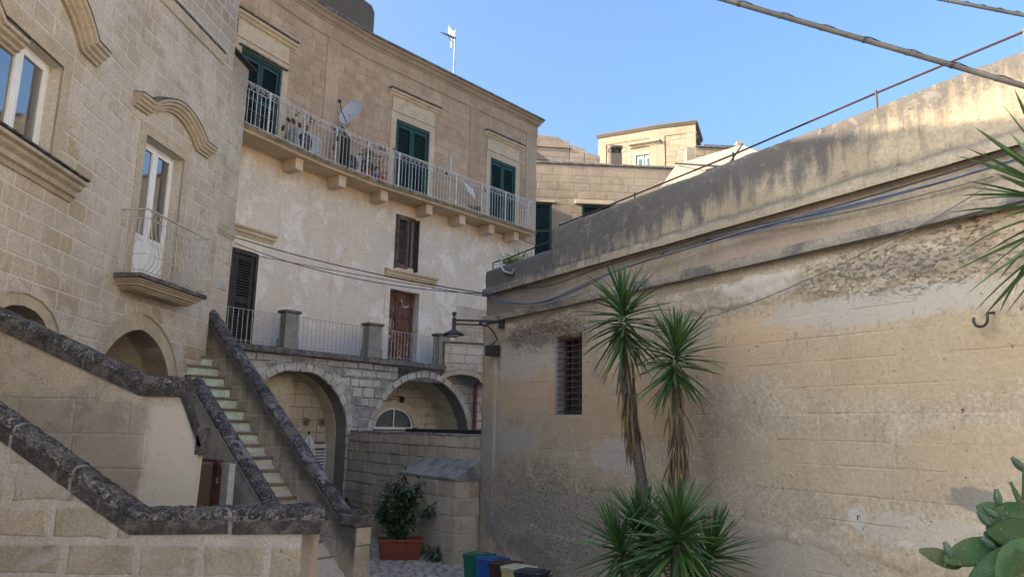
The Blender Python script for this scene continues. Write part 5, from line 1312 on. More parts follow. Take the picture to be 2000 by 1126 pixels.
# ---- handrail along the top of the wall
t = thing('roof_handrail', 'thin rusty handrail on short posts along the top of the tall wall', 'handrail', tuple(C.w(sP, .2, ZP)))
def cp(px, py, off): q = C.at(px, py, off); return (q[0], -off, q[1])
hr = [cp(1093, 440, -.25), cp(1240, 380, -.25), cp(1432, 302, -.25), cp(1711, 182, -.25), cp(2000, 62, -.25)]
x2 = C.at(2000, 62, -.25)[0] + 1.6; hr.append((x2, .25, hr[-1][2] + .02))
dred = flat('dark_red_iron', (.06, .022, .02), .6, .4, 10)
MB().tube(hr, .011, 6).build('rail', dred, t, C)
for x, y, z in hr[:-1]: MB().tube([(x, y, ZP - .25), (x, y, z + .03)], .012, 5).build('post', iron, t, C)
t = thing('corner_handrail', 'thin black handrail looping round the wall top corner in front of the potted bush', 'handrail', tuple(C.w(.3, .1, ZP0)))
hr = [cp(963, 530, -.1), cp(963, 514, -.1), cp(968, 511, -.1), cp(985, 507, -.15), cp(1080, 469, -.2)]
MB().tube(hr, .012, 6).build('rail', iron, t, C); q = cp(1079, 470, -.2); MB().tube([(q[0], q[1], ZP0 - .1), (q[0], q[1], q[2] + .04)], .01, 5).build('post', iron, t, C)
q = cp(979, 505, .05)
t = thing('conduit_pipe', 'short grey conduit bent over the wall top at its left corner', 'pipe', tuple(C.w(q[0], -.05, ZP0)))
MB().tube([cp(979, 497, .04), cp(979, 520, .04), cp(985, 530, .05), cp(1000, 534, .05), cp(1004, 526, .05)], .018, 7).build('conduit', grey_m, t, C)
# potted bush on the corner
pq = C.at(1013, 497, -.45)
M = C.M @ Matrix.Translation((pq[0], .45, ZP0 - .16))
t = thing('potted_bush', 'feathery bright green bush in a cream bowl on the left corner of the wall top', 'potted plant', tuple(M.translation))
MB().lathe([(.12, 0), (.2, .05), (.27, .17), (.29, .20), (.29, .23), (.25, .235), (.24, .2)], 18).build('pot', flat('cream_bowl', (.45, .42, .33), .7, .1), t, M)
fg = flat('feathery_green_leaf', (.10, .17, .03), .6, .5, 15)
m = MB(); rr = random.Random(3)
for i in range(750):
    a = rr.uniform(0, 6.28); e = rr.uniform(.1, 1.3); L_ = rr.uniform(.22, .48); d = Vector((math.cos(a) * math.cos(e), math.sin(a) * math.cos(e), math.sin(e) * .75))
    p = Vector((rr.gauss(0, .06), rr.gauss(0, .06), .2)) + d * L_ * rr.uniform(.2, .9); q_ = p + (d + Vector((rr.gauss(0, .5), rr.gauss(0, .5), rr.gauss(0, .3)))) * .1; s_ = d.orthogonal().normalized() * .008
    m.add([p - s_, p + s_, q_], [(0, 1, 2)])
m.build('foliage', fg, t, M, kind='stuff', fix=False)

# ---- street lamp
la = C.at(983, 630, .0); lb = C.at(974, 684, .0)
t = thing('street_lamp', 'black iron wall lamp on a long bracket at the corner of the tall wall', 'street lamp', tuple(C.w(la[0], 0, la[1])))
base = C.w(la[0] - .02, -.06, la[1])
rq = ray(887, 625); tip = EYE + rq * (12.45 / rq.y); tip.z = base.z - .0
MB().box(la[0] - .06, la[0] + .06, -.06, 0, la[1] - .10, la[1] + .10, .008).build('wall_plate', iron, t, C)
dv = (tip - base); 
MB().tube([base + Vector((0, 0, .02)), tip + Vector((0, 0, .02))], .018, 6).tube([base.lerp(tip, .98) + Vector((0, 0, -.05)), base.lerp(tip, .33) + Vector((0, 0, -.05))], .014, 6).build('arm', iron, t)
bx = C.w(lb[0], -.13, lb[1]); k1_ = base.lerp(tip, .42) + Vector((0, 0, -.05))
MB().tube([k1_ , base.lerp(tip, .25) + Vector((0, 0, -.07)), base.lerp(tip, .12) + Vector((0, 0, -.17)), base.lerp(tip, .04) + Vector((0, 0, -.30)), bx + Vector((0, 0, .1))], .014, 6).build('brace', iron, t)
MB().box(lb[0] - .09, lb[0] + .09, -.22, -.02, lb[1] - .10, lb[1] + .08, .01).build('junction_box', iron, t, C)
Mt = Matrix.Translation(tip)
MB().lathe([(.022, -.16), (.034, -.15), (.034, .05), (.02, .06), (.015, .08), (.035, .105), (.04, .13), (.03, .155), (.004, .165)], 12).build('stem', iron, t, Mt, smooth=False)
MB().lathe([(.02, -.14), (.07, -.16), (.15, -.20), (.185, -.225), (.185, -.235), (.15, -.24), (.10, -.235)], 24).build('shade', iron, t, Mt, smooth=False)
MB().lathe([(.10, -.236), (.095, -.26), (.06, -.275), (.005, -.28)], 20).build('diffuser', flat('milky_lens', (.35, .34, .31), .4, .1), t, Mt)
MB().box(-.03, .03, -.03, .03, -.03, .03, .005).build('clamp', iron, t, Matrix.Translation(base.lerp(tip, .42) + Vector((0, 0, -.015))))

# ---- cables
def cable(name, label, pts, r, mat, cat='cable', fr=None, seg=5, grp=None):
    # smooth catmull-rom
    P = [Vector(p) for p in pts]; Q = []
    for i in range(len(P) - 1):
        a, b_, c, d = P[max(i - 1, 0)], P[i], P[i + 1], P[min(i + 2, len(P) - 1)]
        for k in range(6):
            u = k / 6; Q.append(.5 * ((2 * b_) + (c - a) * u + (2 * a - 5 * b_ + 4 * c - d) * u * u + (3 * b_ - a - 3 * c + d) * u ** 3))
    Q.append(P[-1]); o = MB().tube(Q, r, seg).build(name, mat, None, fr, smooth=True)
    tag(o, label, cat, grp); return o
blue = flat('grey_blue_sheath', (.13, .16, .22), .5, .2); gcab = flat('grey_cable', (.16, .155, .15), .6, .3); dcab = flat('dark_cable', (.05, .045, .045), .7, .3)
bp = [(957, 578), (985, 589), (1030, 592), (1074, 586), (1131, 562), (1218, 524), (1384, 473), (1500, 441), (1698, 394), (1850, 352), (1911, 333), (2060, 290)]
for k, (o, dy, rr_) in enumerate(((.10, 0, .016), (.12, -4, .010), (.11, 4, .010))):
    cable('cable', ['thickest grey blue cable of the bundle hung along the wall', 'thin grey blue cable on the upper side of the bundle along the wall', 'thin grey blue cable on the under side of the bundle along the wall'][k],
          [cp(x, y + dy * (.5 + .5 * math.sin(i * 1.7 + k)), o) for i, (x, y) in enumerate(bp)], rr_ * .72, blue, fr=C)
cable('cable', 'thin dark cable running just above the blue bundle on the tall wall', [cp(x, y, .06) for x, y in ((960, 560), (1060, 560), (1180, 520), (1300, 484), (1400, 456), (1560, 422), (1700, 383), (1860, 335), (2060, 270))], .008, dcab, fr=C)
cable('cable', 'grey cable sagging below the upper ledge of the tall wall between two hooks', [cp(x, y, .05) for x, y in ((1290, 500), (1300, 492), (1310, 488), (1384, 463), (1500, 443), (1700, 405), (1940, 345))], .006, gcab, fr=C)
cable('cable', 'thin wire climbing diagonally to the right across the middle of the tall wall', [cp(x, y, .09) for x, y in ((1150, 640), (1270, 636), (1370, 622), (1460, 594), (1540, 562), (1620, 527), (1700, 487), (1820, 428), (1925, 366))], .006, gcab, fr=C)
cable('cable', 'thin pale wire dropping from the wall corner towards the tall yuccas', [cp(x, y, .08) for x, y in ((958, 582), (1010, 594), (1070, 620), (1150, 640))], .005, gcab, fr=C)
cable('cable', 'dark cable clipped under the lower ledge of the tall wall', [cp(x, y, .08) for x, y in ((985, 622), (1180, 583), (1400, 533), (1600, 487), (1800, 442), (2050, 378))], .008, dcab, fr=C)
A_ = pw(B1, 462, 470, .25); B_ = C.w(.25, -.12, C.at(955, 578)[1])
def sagw(A, B, s_): A, B = Vector(A), Vector(B); return [A.lerp(B, i / 8) - Vector((0, 0, s_ * 4 * (i / 8) * (1 - i / 8))) for i in range(9)]
cable('overhead_wire', 'upper of the overhead wires from the louvred door hood to the wall corner', sagw(pw(B1, 458, 463, .25), B_, .10), .010, dcab, grp=None)
cable('overhead_wire', 'middle of the overhead wires from the louvred door hood to the wall corner', sagw(pw(B1, 458, 474, .25), B_, .22), .008, dcab)
cable('overhead_wire', 'lowest of the overhead wires, fixed at the top right corner of the louvred door', sagw(pw(B1, 505, 500, .1), Vector(B_) + Vector((0, 0, -.05)), .02), .007, dcab)
# iron hooks
def hook(px, py, label, s_=1.):
    q = C.at(px, py, 0)
    pts = [(q[0] + .12 * s_, -.02, q[1] + .06 * s_), (q[0] + .10 * s_, -.09, q[1] + .05 * s_)] + [(q[0] + .05 * s_ + .055 * s_ * math.cos(a), -.10, q[1] + .055 * s_ * math.sin(a)) for a in (0, -.6, -1.2, -1.8, -2.4, -3.1, -3.6)]
    if s_ < .3: pts = [(q[0], .0, q[1]), (q[0] + .004, -.05, q[1] + .006), (q[0] + .012, -.06, q[1] - .028)]
    o = MB().tube(pts, .009 * s_ + .003, 6).build('iron_hook', iron, None, C, smooth=True); tag(o, label, 'hook')
hook(1915, 628, 'curved black iron hook on the tall wall near the right edge', 1.)
hook(1884, 800, 'small bent nail on the plain middle of the tall wall, left of the cactus', .2); hook(1680, 1007, 'small iron stub in a grey mortar patch low on the tall wall', .22)
hook(1384, 474, 'small black cable hook holding the blue bundle left of centre', .4); hook(1302, 497, 'small hook ring at the start of the sagging cable', .4)

# ------------------------------------------------------------------ bins
def bin_(x, y, z, rot, mat, label, lidmat=None):
    M = Matrix.Translation((x, y, z)) @ Matrix.Rotation(rad(rot), 4, 'Z')
    t = thing('recycling_bin', label, 'bin', (x, y, z), 'household bins standing in a row by the wall')
    m = MB(); a, b_, h = .115, .145, .47; A, B_ = .145, .18, 
    lo = [(-a, -b_, .0), (a, -b_, 0), (a, b_, 0), (-a, b_, 0)]; hi = [(-A, -B_, h), (A, -B_, h), (A, B_, h), (-A, B_, h)]
    m.add(lo + hi, [(3, 2, 1, 0), (0, 1, 5, 4), (1, 2, 6, 5), (2, 3, 7, 6), (3, 0, 4, 7), (4, 5, 6, 7)]); m.build('body', mat, t, M)
    MB().box(-A - .012, A + .012, -B_ - .012, B_ + .012, h + .001, h + .028, .008).build('rim', mat, t, M)
    l = MB().box(-A - .018, A + .018, -B_ - .03, B_ + .014, h + .03, h + .055, .012).build('lid', lidmat or mat, t, M)
    MB().box(-A + .03, A - .03, -B_ + .03, B_ - .04, h + .0552, h + .066, .006).build('lid_panel', lidmat or mat, l, M)
    MB().tube([(-A - .01, -B_ + .02, h - .02), (-A - .012, -B_ - .05, h - .01), (A + .012, -B_ - .05, h - .01), (A + .01, -B_ + .02, h - .02)], .008, 5).build('handle', mat, t, M)
    return t
bm_ = [('green', (.012, .13, .085), (937, 1076)), ('blue', (.02, .085, .30), (965, 1083)), ('brown', (.055, .026, .024), (990, 1092)), ('cream yellow', (.50, .42, .20), (1019, 1102)), ('dark grey', (.035, .04, .05), (1044, 1110))]
bl_ = ['green bin with a green lid, nearest the buttress', 'blue bin between the green and the brown one', 'dark brown bin in the middle of the row', 'cream yellow bin with a pale lid', 'dark grey bin at the right end of the row']
bs_ = []
for i, ((nm, c, _), lab) in enumerate(zip(bm_, bl_)):
    top = atZ(936 + i * 25.5, 1077 + i * 8.0, .41); gzz = -.12
    mt = flat('%s_bin_plastic' % nm.replace(' ', '_'), c, .45, .18, 8); lm_ = flat('pale_lid', (.50, .47, .34), .5, .1) if i == 3 else None
    bin_(top.x, top.y - .1, gzz, 62 + R.uniform(-4, 4), mt, lab, lm_)

# ------------------------------------------------------------------ planter with shrub, weeds
pl_ = atZ(777, 1093, 0); M = Matrix.Translation((pl_.x, pl_.y + .18, 0)) @ Matrix.Rotation(rad(9), 4, 'Z')
t = thing('planted_trough', 'rectangular terracotta trough with a dark leafy shrub beside the stone bench', 'planter', tuple(M.translation))
tro = flat('dark_terracotta', (.23, .06, .035), .8, .25, 6, .004)
m = MB(); a, b_, A, B_ = .32, .15, .37, .19
m.add([(-a, -b_, 0), (a, -b_, 0), (a, b_, 0), (-a, b_, 0), (-A, -B_, .30), (A, -B_, .30), (A, B_, .30), (-A, B_, .30)], [(3, 2, 1, 0), (0, 1, 5, 4), (1, 2, 6, 5), (2, 3, 7, 6), (3, 0, 4, 7), (4, 5, 6, 7)]); m.build('trough', tro, t, M)
MB().box(-A - .02, A + .02, -B_ - .02, -B_ + .012, .285, .33, .008).box(-A - .02, A + .02, B_ - .012, B_ + .02, .285, .33, .008).box(-A - .02, -A + .012, -B_ + .0125, B_ - .0125, .285, .33, .006).box(A - .012, A + .02, -B_ + .0125, B_ - .0125, .285, .33, .006).build('rim', tro, t, M)
shr = NB('dark_shrub_leaf'); rn = shr.n('ShaderNodeNewGeometry').outputs['Random Per Island']; shr = shr.done(shr.ramp(rn, [(0, (.018, .042, .014)), (1, (.085, .12, .035)), (.6, (.035, .075, .022))]), .45, spec=.5)
m = MB(); rr = random.Random(8); stems = []
for i in range(17):
    a = rr.uniform(0, 6.28); tp = Vector((math.cos(a) * rr.uniform(.05, .46), math.sin(a) * rr.uniform(.0, .3), rr.uniform(.45, 1.0) + .28 ))
    if i == 0: tp = Vector((.0, 0, 1.42))
    if i == 1: tp = Vector((-.28, 0, 1.28))
    if i == 2: tp = Vector((.55, -.1, .85))
    b0_ = Vector((rr.uniform(-.12, .12), rr.uniform(-.05, .05), .28)); md = b0_.lerp(tp, .5) + Vector((0, 0, .08)); stems.append((b0_, md, tp)); m.tube([b0_, md, tp], [.012, .008, .004], 5)
m.build('stem', brownw, t, M, fix=False)
m = MB()
for i in range(2300):
    b0_, md, tp = rr.choice(stems); u = rr.random() ** .6; c = (b0_.lerp(md, u * 2) if u < .5 else md.lerp(tp, u * 2 - 1))
    d = Vector((rr.gauss(0, 1), rr.gauss(0, 1), rr.gauss(.1, .7))).normalized(); L_ = rr.uniform(.06, .12); c = c + d * rr.uniform(.0, .10)
    s_ = d.cross(Vector((rr.gauss(0, .3), rr.gauss(0, .3), 1))).normalized() * L_ * .24; dn = Vector((0, 0, -L_ * .25))
    m.add([c, c + d * L_ * .45 + s_, c + d * L_ + dn, c + d * L_ * .45 - s_, c + d * L_ * .5 + Vector((0, 0, -.006))], [(0, 1, 4), (1, 2, 4), (2, 3, 4), (3, 0, 4)])
m.build('foliage', shr, t, M, kind='stuff', fix=False)
def weeds(px, py, n, spr, h, label, sd):
    p = atZ(px, py, 0); m = leaf_cloud(n, spr, h, sd, .07); o = m.build('weed_clump', shr, None, Matrix.Translation((p.x, p.y + .1, 0)), fix=False); tag(o, label, 'plant', kind=None)
weeds(852, 1096, 260, .18, .2, 'dark green weeds growing at the foot of the buttress', 1)
weeds(828, 1085, 120, .10, .16, 'small weed tuft between the trough and the buttress', 2)
p = Wf.w(.3, -.2, .45); o = leaf_cloud(120, .14, .12, 5, .06).build('weed_clump', shr, None, Matrix.Translation(p), fix=False); tag(o, 'small weed growing on the far end of the stone bench', 'plant')

# ------------------------------------------------------------------ yuccas
def leafmat(name, c0, c1):
    b = NB(name); r = b.n('ShaderNodeObjectInfo').outputs['Random']; return b.done(b.mix(b.ss(b.noise(14, 4), .3, .7, 0, .5), b.ramp(r, [(0, c0), (1, c1)]), c0), .42, spec=.5)
yl = leafmat('yucca_leaf_green', (.022, .068, .018), (.075, .155, .038)); ydead = leafmat('dry_yucca_leaf', (.10, .065, .035), (.24, .16, .085))
bark = stone('grey_brown_bark', [(.12, .10, .085)] * 3, pits=.5, bump=.02)
def blade(L, W, droop, n=6, mat=yl, seed=0, twist=0):
    rr = random.Random(seed); m = MB()
    for i in range(n + 1):
        u = i / n; w_ = W * (min(1, .55 + u * 2.2)) * (1 - u ** 2.2) ** .8 if u < 1 else 0
        x = L * (u - .12 * droop * u * u); z = -droop * L * .45 * u * u
        wd = max(w_, .0008); k = .28 * wd
        m.v += [(x, -wd / 2, z + k), (x, 0, z), (x, wd / 2, z + k)]
    for i in range(n): a = i * 3; m.f += [(a, a + 3, a + 4, a + 1), (a + 1, a + 4, a + 5, a + 2)]
    return m.mesh('leaf', mat, False)
blades = [blade(.62, .042, d, mat=yl) for d in (.05, .15, .3, .5, .8)]
dblades = [blade(.55, .035, d, n=5, mat=ydead) for d in (.2, .5, .9)]
yold = leafmat('yellowing_yucca_leaf', (.16, .15, .04), (.26, .19, .07)); oldblade = blade(.6, .04, .7, mat=yold)
def crown(par, base, axis, h, n, sc_=1., elev=(80, -50), seed=1, low=0):
    rr = random.Random(seed); axis = Vector(axis).normalized(); Q = axis.to_track_quat('Z', 'Y').to_matrix().to_4x4()
    for i in range(n):
        u = (i + .5) / n; az = i * 2.39996 + rr.uniform(-.25, .25)
        el = elev[0] + (elev[1] - elev[0]) * (u ** .85) + rr.gauss(0, 9); zz = h * (1 - u) + rr.uniform(-.01, .01)
        k = sc_ * rr.uniform(.82, 1.1) * (.82 if el > 65 else 1)
        d = 0 if el > 55 else (1 if el > 25 else rr.choice((1, 2, 3))) if el > -10 else rr.choice((0, 1, 2))
        if rr.random() < .09: d = 4
        if rr.random() < .06: k *= .55
        M = Matrix.Translation(base) @ Q @ Matrix.Translation((0, 0, zz)) @ Matrix.Rotation(az, 4, 'Z') @ Matrix.Rotation(rad(-el), 4, 'Y') @ Matrix.Translation((.02, 0, 0)) @ Matrix.Rotation(rr.uniform(-.5, .5), 4, 'X') @ Matrix.Diagonal((k, k ** .5, k, 1))
        link('leaf', oldblade if (el < -25 and rr.random() < .16) else blades[d], M, par)
def skirt(par, top, bottom, n, r, seed):
    rr = random.Random(seed); top, bottom = Vector(top), Vector(bottom)
    for i in range(n):
        u = rr.random() ** .8; p = top.lerp(bottom, u * .82); az = rr.uniform(0, 6.28); el = rr.uniform(-89, -76) if rr.random() < .85 else rr.uniform(-76, -55)
        M = Matrix.Translation(p) @ Matrix.Rotation(az, 4, 'Z') @ Matrix.Translation((r * rr.uniform(.6, 1.1), 0, 0)) @ Matrix.Rotation(rad(-el), 4, 'Y') @ Matrix.Rotation(rr.uniform(-1, 1), 4, 'X') @ Matrix.Diagonal((rr.uniform(.5, .9), rr.uniform(.5, 1), 1, 1))
        link('dead_leaf', rr.choice(dblades), M, par)
def trunk(par, pts, r0, r1):
    n = len(pts); MB().tube(pts, [r0 + (r1 - r0) * i / (n - 1) for i in range(n)], 10).build('trunk', bark, par, smooth=True)
Y1, Y2 = 8.35, 8.0
a = atY(1220, 655, Y1); b_ = atY(1238, 850, Y1); c_ = atY(1262, 985, Y1); g_ = Vector((c_.x + .06, c_.y, -.1))
t = thing('tall_yucca', 'tallest yucca with a leaning bare trunk below its brown skirt of dead leaves', 'yucca', (g_.x, g_.y, 0))
trunk(t, [g_, c_, b_, a], .068, .05)
crown(t, a - Vector((0, 0, .06)), (-.05, 0, 1), .46, 140, .98, (86, -62), 5)
skirt(t, atY(1222, 690, Y1), atY(1241, 880, Y1), 160, .06, 3)
a = atY(1316, 722, Y2); b_ = atY(1322, 850, Y2); c_ = atY(1325, 960, Y2); g_ = Vector((c_.x, c_.y, -.1))
t = thing('tall_yucca', 'second tall yucca, right of the tallest, its dead leaf skirt reaching the low bush', 'yucca', (g_.x, g_.y, 0))
trunk(t, [g_, c_, b_, a], .07, .05)
crown(t, a - Vector((0, 0, .08)), (.05, -.1, 1), .36, 125, .92, (86, -55), 9)
skirt(t, atY(1320, 770, Y2), atY(1325, 950, Y2), 160, .06, 4)
def low_yucca(px, py, Y, n, k, label, seed, tilt=(0, 0, 1), elev=(86, -30)):
    p = atY(px, py, Y); t = thing('low_yucca', label, 'yucca', (p.x, p.y, 0), 'low yuccas at the foot of the tall ones')
    trunk(t, [(p.x, p.y, -.1), (p.x, p.y, p.z * .6), tuple(p)], .08, .06); crown(t, p - Vector((0, 0, .1)), tilt, .28, n, k * 1.12, elev, seed)
low_yucca(1322, 1062, 7.0, 150, .80, 'large low yucca rosette in front, below the second tall yucca', 21, (0, -.25, 1), (86, -35))
low_yucca(1262, 1060, 7.7, 110, .82, 'dark low yucca rosette at the foot of the tallest trunk', 22, (-.15, 0, 1))
low_yucca(1225, 1085, 7.4, 90, .74, 'low yucca rosette furthest left, spreading over the wall foot', 23, (-.35, -.1, 1))
low_yucca(1370, 1100, 7.3, 90, .72, 'low yucca rosette furthest right of the clump', 24, (.35, -.1, 1))
# yucca at the right edge
p = atY(2080, 415, 4.4); t = thing('edge_yucca', 'yucca crown reaching in from the right edge in front of the tall wall', 'yucca', (p.x, p.y, 0))
trunk(t, [(p.x + .15, p.y, 0), (p.x + .1, p.y, 2), tuple(p)], .09, .07); crown(t, p - Vector((0, 0, .2)), (-.05, 0, 1), .42, 110, 1.05, (80, -62), 31)

# ------------------------------------------------------------------ prickly pear
cac = NB('prickly_pear_skin'); rn = cac.n('ShaderNodeObjectInfo').outputs['Random']; cn = cac.noise(9, 6, .7, dist=.6)
cc = cac.ramp(rn, [(0, (.010, .034, .010)), (1, (.032, .075, .028)), (.55, (.016, .048, .015))]); cc = cac.mix(cac.ss(cn, .50, .66, 0, .6), cc, (.07, .085, .035)); cc = cac.mix(cac.ss(cac.vor(26), .0, .16, .85, 0), cc, (.16, .15, .09)); cc = cac.mix(cac.ss(cac.noise(3, 4), .55, .75, 0, .5), cc, (.10, .09, .05)); cac.bump(cn, .006); cac = cac.done(cc, .6, spec=.25)
t0_ = atY(1990, 1080, 4.1)
t = thing('prickly_pear', 'prickly pear cactus with crowded green pads in the bottom right corner', 'cactus', (t0_.x, t0_.y, 0))
spine_m = flat('pale_spines', (.26, .23, .15), .6)
def pad(px, py, Y, L, W, ang, turn=0, th=.035, tilt=0, nm='pad', mat=None):
    """flat oval pad: base at the lower narrow end, angle of its long axis in the wall plane, turn about it"""
    c = atY(px, py, Y); m = MB(); nr, ns = 9, 14
    for j in range(nr + 1):
        u = j / nr; wv = math.sin(math.pi * min(1, u ** .82)) ** .62 * W / 2 if 0 < j < nr else .012
        for k in range(ns):
            a = 2 * math.pi * k / ns; x = wv * math.cos(a); y = th / 2 * math.sin(a) * (1.15 if 0 < j < nr else .4) * (wv / (W / 2) * .5 + .5)
            m.v.append((x, y + .10 * L * (u - .5) ** 2, (u - .5) * L))
    m.f = [(j * ns + k, j * ns + (k + 1) % ns, (j + 1) * ns + (k + 1) % ns, (j + 1) * ns + k) for j in range(nr) for k in range(ns)] + [tuple(range(ns - 1, -1, -1)), tuple(range(nr * ns, nr * ns + ns))]
    M = Matrix.Translation(c) @ Matrix.Rotation(rad(tilt), 4, 'X') @ Matrix.Rotation(rad(-ang), 4, 'Y') @ Matrix.Rotation(rad(turn), 4, 'Z')
    if nm == 'pad':
        rr = random.Random(int(px * 7 + py)); sp = MB()
        for _ in range(22):
            j = rr.randrange(1, nr); k = rr.randrange(ns); v = Vector(m.v[j * ns + k]); c0 = Vector((0, v.y * .2, v.z)); d = (v - c0); d.normalize()
            for q in range(3):
                e = (d + Vector((rr.gauss(0, .4), rr.gauss(0, .4), rr.gauss(0, .4)))).normalized(); s_ = e.orthogonal().normalized() * .0008
                sp.add([v - s_, v + s_, v + e * .016], [(0, 1, 2)])
        o = m.build(nm, mat or cac, t, M, smooth=True); sp.build('spines', spine_m, o, M, kind='stuff', fix=False); return o
    return m.build(nm, mat or cac, t, M, smooth=True)
# (px,py, depth, length, width, angle from upright (positive = leaning left), turn)
for a_ in ((1838, 1088, 4.15, .23, .10, 72, 25), (1896, 1078, 4.1, .30, .14, 108, 20), (1960, 1062, 4.1, .22, .15, 60, 25), (1935, 1110, 4.0, .36, .12, 128, 30),
           (1938, 997, 4.2, .17, .11, 78, 25), (1968, 1012, 4.15, .26, .16, 118, 30), (1985, 1045, 4.05, .30, .19, 82, 20), (1992, 1095, 3.95, .30, .20, 125, 25),
           (1960, 1124, 4.1, .30, .20, 8, 15), (2022, 1020, 4.2, .28, .19, 25, 25), (2000, 950, 4.25, .26, .12, -8, 55), (1990, 975, 4.2, .20, .035, 20, 0),
           (2030, 1080, 4.1, .32, .22, -20, 20), (2010, 1140, 3.9, .34, .24, 15, 15)): pad(*a_, th=.018)
fru = flat('prickly_pear_fruit', (.035, .075, .05), .5, .3)
for px, py, a in ((1949, 970, 5), (1935, 1000, 55), (1921, 1012, 35), (1852, 1073, 20), (1988, 905, 40), (1930, 1060, 50)): pad(px, py, 4.05, .085, .042, a, 0, .035, nm='fruit', mat=fru)
MB().tube([(t0_.x, t0_.y + .1, -.1), (t0_.x, t0_.y + .05, .5), (t0_.x - .02, t0_.y, t0_.z - .1)], [.09, .08, .06], 10).build('stem', bark, t, smooth=True)

# ------------------------------------------------------------------ canes strung overhead
cane = NB('grey_cane'); cw_ = cane.noise(5, 5); cane = cane.done(cane.mix(cane.ss(cw_, .35, .65), (.10, .095, .088), (.17, .158, .14)), .6)
def cane_pole(A, B, r, sag, label, nj, ties=True):
    A, B = A - (B - A) * .9, B + (B - A) * .9; nj = int(nj * 2.8); sag = 0
    t = thing('cane_pole', label, 'cane', tuple((A + B) / 2)); pts = [A.lerp(B, i / 24) - Vector((0, 0, sag * 4 * (i / 24) * (1 - i / 24))) for i in range(25)]
    MB().tube(pts, r, 10).build('cane', cane, t, smooth=True)
    for j in range(nj):
        u = (j + .5) / nj * 24; i = int(u); p = pts[i]; q = pts[min(i + 1, 24)]
        MB().tube([p, p.lerp(q, .07)], r * 1.16, 10).build('node_ring', cane, t)
        if ties: MB().tube([p + Vector((0, 0, r * 1.2)), p + (q - p) * .2 + Vector((0, 0, r * 1.9)), p + (q - p) * .4 + Vector((0, 0, r * 1.3))], .003, 4).build('tie_wire', iron, t)
    MB().tube([p + Vector((0, 0, r * 1.15)) for p in pts], .0035, 4).build('wire', iron, t)
cane_pole(atY(1340, -22, 3.6), atY(2060, 186, 3.4), .0135, .02, 'thick grey cane pole crossing the sky down to the right edge', 12)
cane_pole(atY(1780, -12, 4.6), atY(2060, 42, 4.3), .0115, .02, 'thinner wire wrapped cane in the top right corner of the sky', 10)

# ------------------------------------------------------------------ buildings behind
tD = thing('rear_house', 'tan stone house behind the alley with green shutters under a flat roof edge', 'house', tuple(D.O))
dz = D.at(1045, 318)[1]; dxr = D.at(1330, 330)[0]
dh1 = (D.at(1030, 395)[0] , D.at(1078, 395)[0], D.at(1060, 395)[1]); dh2 = (D.at(1137, 400)[0], D.at(1192, 400)[0], D.at(1160, 400)[1])
Dh = [rect(dh1[0], dh1[1], dh1[2] - 2.3, dh1[2]), rect(dh2[0], dh2[1], dh2[2] - 2.3, dh2[2])]
body(tD, D, [rect(-3, dxr + 4, -.5, dz)], Dh, .4, mBm)
body(tD, D, [rect(-3, dxr + 4, -.5, dz - .02)], [], 4, mB, 'house_core', y0=.8)
MDm = stone('rear_house_stone', [(.36, .28, .195), (.40, .325, .235), (.31, .235, .16)], pits=.3, bump=.006, stains=[('noise', .6, .5, .66, (.30, .25, .20), .6)])
MD = Masonry(tD, 295); MD.fill(D, [rect(-1, dxr + 1, 5.5, dz - .02)], Dh, MDm, .30, (.45, .9), .006, (.006, .012), 121, hj=.05); MD.finish()
MB().box(-3, dxr + 4, -.06, .3, dz, dz + .09, .01).build('roof_edge', mLt, tD, D)
shutter(tD, D, dh1[0], dh1[1], dh1[2] - 2.3, dh1[2], .04, green, 1, (.5,), .075, 'shutter', .09); shutter(tD, D, dh2[0], dh2[1], dh2[2] - 2.3, dh2[2], .04, green, 1, (.5,), .075, 'shutter', .09)
MB().box(dh1[0] - .05, dh1[1] + .1, -.06, 0, dh1[2] + .005, dh1[2] + .09).build('lintel', mBt, tD, D); MB().box(dh2[0] - .3, dh2[1] + .12, -.12, 0, dh2[2] + .005, dh2[2] + .16, .01).build('lintel', mBt, tD, D)
for h_ in (dh1, dh2): MB().box(h_[0], h_[1], .15, .4, h_[2] - 2.3, h_[2]).build('dark_room', dark, tD, D)
# chimney on it
cq = D.at(1201, 320, -2.0); t = thing('chimney', 'short square stone chimney with a slotted dark cap on the rear roof', 'chimney', tuple(D.w(cq[0], 2.0, dz)))
ch = D.at(1201, 293, -2.0)[1]; cz0 = dz - .1; hw = (D.at(1213, 300, -2)[0] - D.at(1189, 300, -2)[0]) / 2
MB().box(cq[0] - hw * .92, cq[0] + hw * .92, 1.7, 1.7 + hw * 1.8, cz0, ch - .25, .01).build('stack', mBc, t, D)
for i in range(4): a = cq[0] - hw * .9 + i * hw * .5; MB().box(a, a + hw * .25, 1.7, 1.7 + hw * 1.8, ch - .249, ch - .05).build('cap_pier', mLs, t, D)
MB().box(cq[0] - hw, cq[0] + hw, 1.62, 1.78 + hw * 1.8, ch - .049, ch + .08, .015).build('cap_slab', mLs, t, D)
MB().box(cq[0] - hw * .85, cq[0] + hw * .85, 1.78, 1.6 + hw * 1.8, ch - .249, ch - .05).build('cap_void', dark, t, D)

